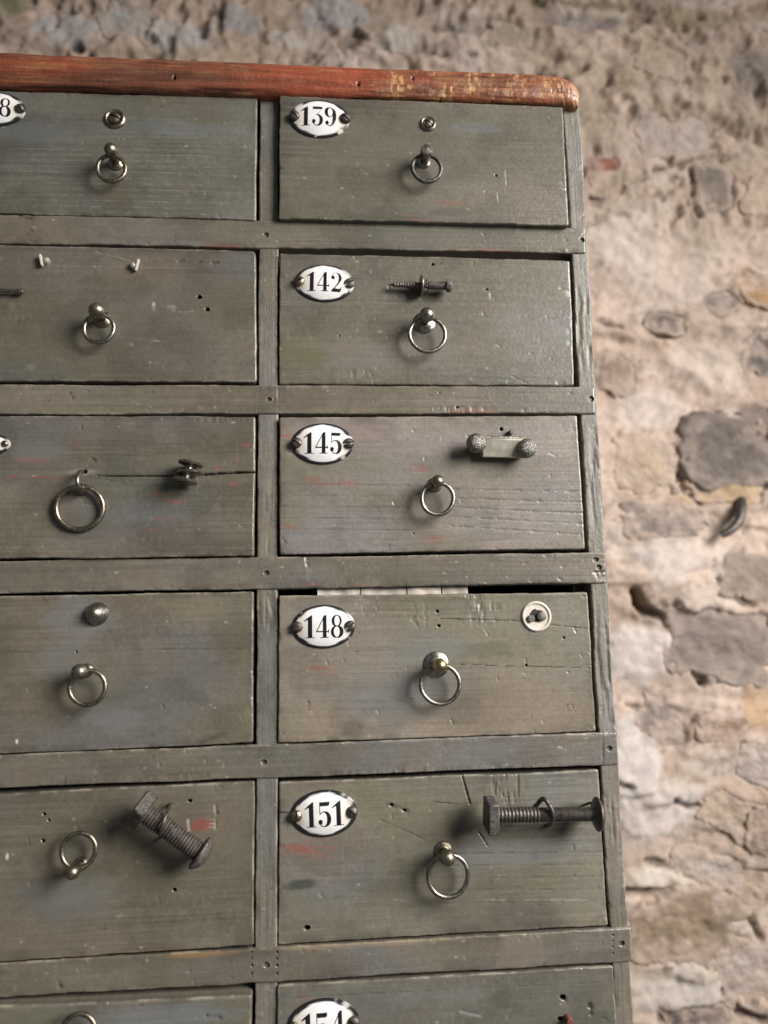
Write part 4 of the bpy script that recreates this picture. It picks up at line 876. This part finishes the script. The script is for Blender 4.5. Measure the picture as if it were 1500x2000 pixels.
for (nx_, ny_, sg) in ((90, 511, 1), (262, 520, -1)):
    q = V3(at(nx_, ny_, .003)); m_ = MB()
    m_.lathe((q.x, -.0018, q.z), (0.25 * sg, -1, 0.1), [(0, .0030), (.0030, .0028), (.0042, .0018), (.0045, 0)], 9, rough=.15, seed=nx_); nl = m_.build('clipped_nail', MAT_TUBE, d)
    m_ = MB(); e = Vector((-.0030 * sg, -.0020, 0)); m_.box(q + e, (.0008, 0, .0003), (0, .0018, 0), (-.0010 * sg, 0, .0046), .0003); m_.build('sliver', MAT_CREAM, nl)
A = V3(at(-40, 566, .006)); B = V3(at(46, 569.5, .006)); L = (B - A).length
bolt('nail_pin', d, A, B, [(0, .0016), (L * .84, .0016), (L * .85, .0022), (L * .97, .0023), (L, .0018), (L + .0001, 0)], MAT_STEEL, 16)

d = left('split drawer with a large brass ring and a spool of three discs', 812, 813, 498, 1086, 1091, 495, 0.003, 23,
    [('crack', [(190, 929), (260, 930), (330, 929), (400, 927), (440, 924), (496, 922)], 1.5, 1.6), ('crack', [(400, 927), (440, 924), (497, 922)], 2.2, 1.8), ('red', 20, 932, 115, 932, 4.5, 1), ('red', 40, 900, 80, 905, 13, .85), ('red', 60, 912, 100, 912, 6, .6), ('red', 300, 965, 320, 966, 4, .7), ('red', 318, 973, 352, 980, 5, 1), ('red', 300, 1015, 330, 1017, 4, .9), ('red', 295, 1031, 312, 1033, 4, .7), ('red', 463, 898, 478, 907, 4, .9), ('red', 430, 868, 438, 872, 5, .8), ('red', 478, 865, 486, 872, 8, .8), ('red', 423, 914, 430, 918, 4, .8), ('red', 450, 945, 470, 948, 4, .6), ('red', 140, 864, 155, 866, 4, .7), ('scr', 205, 936, 248, 946, 1.5, .5, DARK, .6), ('scr', 180, 896, 184, 900, 3, .8, DARK, .7), ('hole', 166, 921, 4), ('patch', 160, 922, 30, 8, (.22, .18, .15), .7), ('rough', 430, 820, 60, 8), ('patch', 290, 1000, 90, 30, (.115, .12, .125), .5), ('patch', 70, 880, 60, 26, (.13, .125, .12), .5), ('scr', 156, 971, 163, 986, 1.2, .2, (.22, .18, .14), .9), ('scr', 163, 986, 178, 988, 1.2, .2, (.22, .18, .14), .9), ('patch', 150, 965, 30, 10, (.14, .10, .08), .6)], speck=50, tone=.93)
number_plate(d, .003, -100, 19, 842, 892, '144', 0, 8, chips=((0, .93, .35, .85, (.45, .43, .40)),), screws=((.5, MAT_STEEL), (.9, MAT_STEEL)))
eye = staple('ring_staple', d, [at(163, 921, .002), at(156, 922, .010), at(152, 930, .0150), at(151, 940, .0165), at(154, 952, .0140), at(161, 962, .006), at(166, 965, .002)], .0016, MAT_STEEL)
t = V3(at(156, 950, .0080)); q = V3(at(155, 1034, .0055)); c = (t + q) / 2; e1 = t - q; R = e1.length / 2; e1.normalize(); side = Vector((1, 0, 0)); m_ = MB()
m_.tube([c + e1 * math.cos(a) * R + side * math.sin(a) * R * 1.06 for a in [2 * math.pi * i / 72 for i in range(72)]], .00195, 14, closed=True); m_.build('ring', MAT_BRASS, eye)
ctr = V3(at(366, 925, .0135)); axv = Vector((.30, 0.05, .95)).normalized(); m_ = MB()
m_.lathe(ctr - axv * .0085, axv, [(.0005, .0030), (.0180, .0030)], 14); sp = m_.build('spool_axle', MAT_STEEL, d)
for (dt, tl, rr_) in ((.0080, (.20, .02, .97), .0098), (.0006, (.02, .03, 1), .0100), (-.0060, (.20, .05, .97), .0096)):
    m_ = MB(); a_ = Vector(tl).normalized(); m_.lathe(ctr + axv * dt + Vector((.0012 if abs(dt) < .001 else 0, 0, 0)), a_, [(-.0013, .0015), (-.0014, rr_ * .8), (-.0009, rr_ * .96), (.0002, rr_), (.0011, rr_ * .93), (.0014, rr_ * .7), (.0015, .0015)], 30, rough=.02, seed=int(dt * 1e5)); m_.build('disc', MAT_STEEL, sp)
staple('spool_peg', sp, [ctr + Vector((0, .003, 0)), ctr + Vector((0, .013, 0))], .0018, MAT_IRON)

d = left('plain olive drawer with a single domed stud above its ring', 1164, 1156, 495, 1451, 1473, 493, 0.001, 24,
    [('patch', 150, 1210, 70, 60, (.16, .165, .17), .75), ('patch', 120, 1290, 60, 50, (.14, .145, .145), .6), ('patch', 230, 1405, 60, 30, (.14, .14, .14), .5), ('scr', 390, 1452, 440, 1432, 5, .2, (.055, .05, .04), .7), ('patch', 33, 1448, 3.4, 6, (.55, .5, .42), 1), ('hole', 149, 1273, 1.4), ('scr', 300, 1268, 490, 1269, 1.2, .3, DARK, .4), ('scr', 300, 1370, 470, 1368, 1.2, .3, DARK, .35), ('scr', 468, 1393, 480, 1420, 1, .2, (.16, .14, .1), .6), ('scr', 0, 1272, 60, 1273, 1, .2, DARK, .4)], speck=60, tone=.97, hue=(1.0, 1.0, .92))
kr = knob_and_ring(d, .001, (155, 1312), (181, 1375), MAT_STEEL, MAT_BRASS, r_ball=.0057, r_base=.0052, pb=.0175, tube=.0017)
q = at(183, 1198, .006); m_ = MB(); m_.lathe((q[0] + .0008, -.0005, q[2] - .0002), (-.10, -1, .12), [(0, .0090), (.0008, .0089), (.0030, .0079), (.0060, .0060), (.0085, .0038), (.0098, .0016), (.0101, 0)], 32); m_.build('domed_stud', MAT_STEEL, d)

d = left('olive drawer with a fat threaded bolt and square nut wired at a slant', 1551, 1527, 496, 1848, 1880, 495, 0.0005, 25,
    [('patch', 395, 1612, 26, 13, (.20, .058, .048), .8), ('scr', 368, 1602, 370, 1622, 2.5, .4, (.34, .31, .26), .9), ('scr', 404, 1600, 420, 1600, 1.5, .3, (.25, .22, .17), .7), ('scr', 402, 1608, 420, 1608, 1.4, .3, (.3, .27, .2), .7), ('scr', 402, 1615, 418, 1615, 1.4, .3, (.3, .27, .2), .7), ('scr', 420, 1574, 421, 1618, 1.5, .5, (.32, .3, .25), .7), ('scr', 423, 1570, 424, 1588, 2, .7, DARK, .9), ('scr', 335, 1574, 372, 1565, 1.2, .3, (.2, .18, .14), .6), ('hole', 371, 1564, 2.8), ('hole', 86, 1590, 2.4), ('hole', 95, 1602, 2), ('scr', 148, 1612, 149, 1622, 2, .5, (.25, .22, .17), .7), ('hole', 84, 1642, 2.6), ('scr', 58, 1650, 86, 1648, 2.6, .5, (.2, .18, .15), .6), ('scr', 55, 1635, 57, 1652, 1.6, .5, DARK, .6), ('patch', 14, 1673, 3, 6, (.5, .46, .4), .9), ('scr', 230, 1791, 236, 1787, 2.6, .3, (.45, .42, .36), .9), ('hole', 341, 1738, 2.6), ('patch', 130, 1760, 100, 50, (.12, .125, .12), .5), ('patch', 300, 1860, 200, 6, (.2, .12, .07), .4)], speck=70, tone=.92, hue=(.98, 1.0, .92))
knob_and_ring(d, .0005, (141, 1704), (158, 1627), MAT_BRASS, MAT_BRASS, r_ball=.0050, r_base=.0050, pb=.0200, tube=.0017)
A = V3(at(266, 1576, .0190)); B = V3(at(394, 1668, .0170)); L = (B - A).length; ax = (B - A).normalized()
prof = [(.006, .0070)] + thread(.008, L * .94, .0073, .0073, .0023) + [(L * .945, .0072), (L * .95, .0105), (L * .965, .0124), (L * 1.0, .0118), (L * 1.05, .0092), (L * 1.085, .0050), (L * 1.095, 0)]
bo = bolt('bolt', d, A, B, prof, MAT_RUST, 30)
m_ = MB(); up = Vector((.46, -.60, .64)); up = (up - ax * up.dot(ax)).normalized(); sd_ = ax.cross(up)
m_.box(A + ax * .004, ax * .0048, up * .0100, sd_ * .0100, .0012); m_.build('square_nut', MAT_IRON, bo)
staple('wire_staple', bo, [at(334, 1570, .000), at(331, 1575, .010), at(326, 1588, .0235), at(319, 1606, .0285), at(314, 1620, .0265), at(312, 1632, .014), at(313, 1636, .000)], .0012, MAT_IRON)
d = left('lowest visible drawer on the left, ring pull turned upwards, cut off by the frame', 1967, 1945, 491, 2262, 2290, 488, 0.006, 26,
    [('patch', 330, 1985, 140, 24, (.15, .17, .19), .7), ('patch', 80, 1990, 60, 20, (.10, .11, .06), .5), ('scr', 405, 1984, 430, 1988, 3, .8, DARK, .8)], speck=50, tone=1.02, hue=(.92, 1.0, 1.03), redge=.0016)
knob_and_ring(d, .006, (150, 2062), (149, 1981), MAT_BRASS, MAT_BRASS, pb=.0190)

# --- folded paper lying on the top edge of drawer 148
pr = thing('folded_paper', 'white folded paper sticking out of the gap above drawer 148', 'paper', tuple(at(768, 1160, -.006)))
xa = at(620, 1150, -.004)[0]; xb = at(914, 1150, -.004)[0]; zt_ = at(768, 1159, -.006)[2]
for (p0, p1, up_, yo) in ((620, 703, 0.0, .0), (705, 794, .0005, .0012), (796, 862, -.0002, .0004), (865, 914, .0004, .0018)):
    rows = []
    for u in np.linspace(0, 1, 18):
        px_ = p0 + (p1 - p0) * u; x = at(px_, 1150, -.004)[0]; wv = 0.0007 * math.sin(px_ * .06) + 0.0004 * math.sin(px_ * .19 + 1) + yo
        zt0 = at(px_, 1155, -.004)[2] + up_ + .0005 * math.sin(px_ * .045); zb0 = zt0 - .006
        rows.append([(x, .0048 + wv, zb0 + .0005), (x, .0040 + wv, zt0 - .001), (x, .0052 + wv, zt0 + .0036), (x, .0065 + wv, zt0 + .0046), (x, .013, zt0 + .0050), (x, .020, zt0 + .003), (x, .020, zt0 + .0024), (x, .0062 + wv, zb0 + .0012)])
    m_ = MB(); m_.grid(rows, closev=True, capa=True, capb=True); m_.build('sheet', MAT_PAPER, pr)
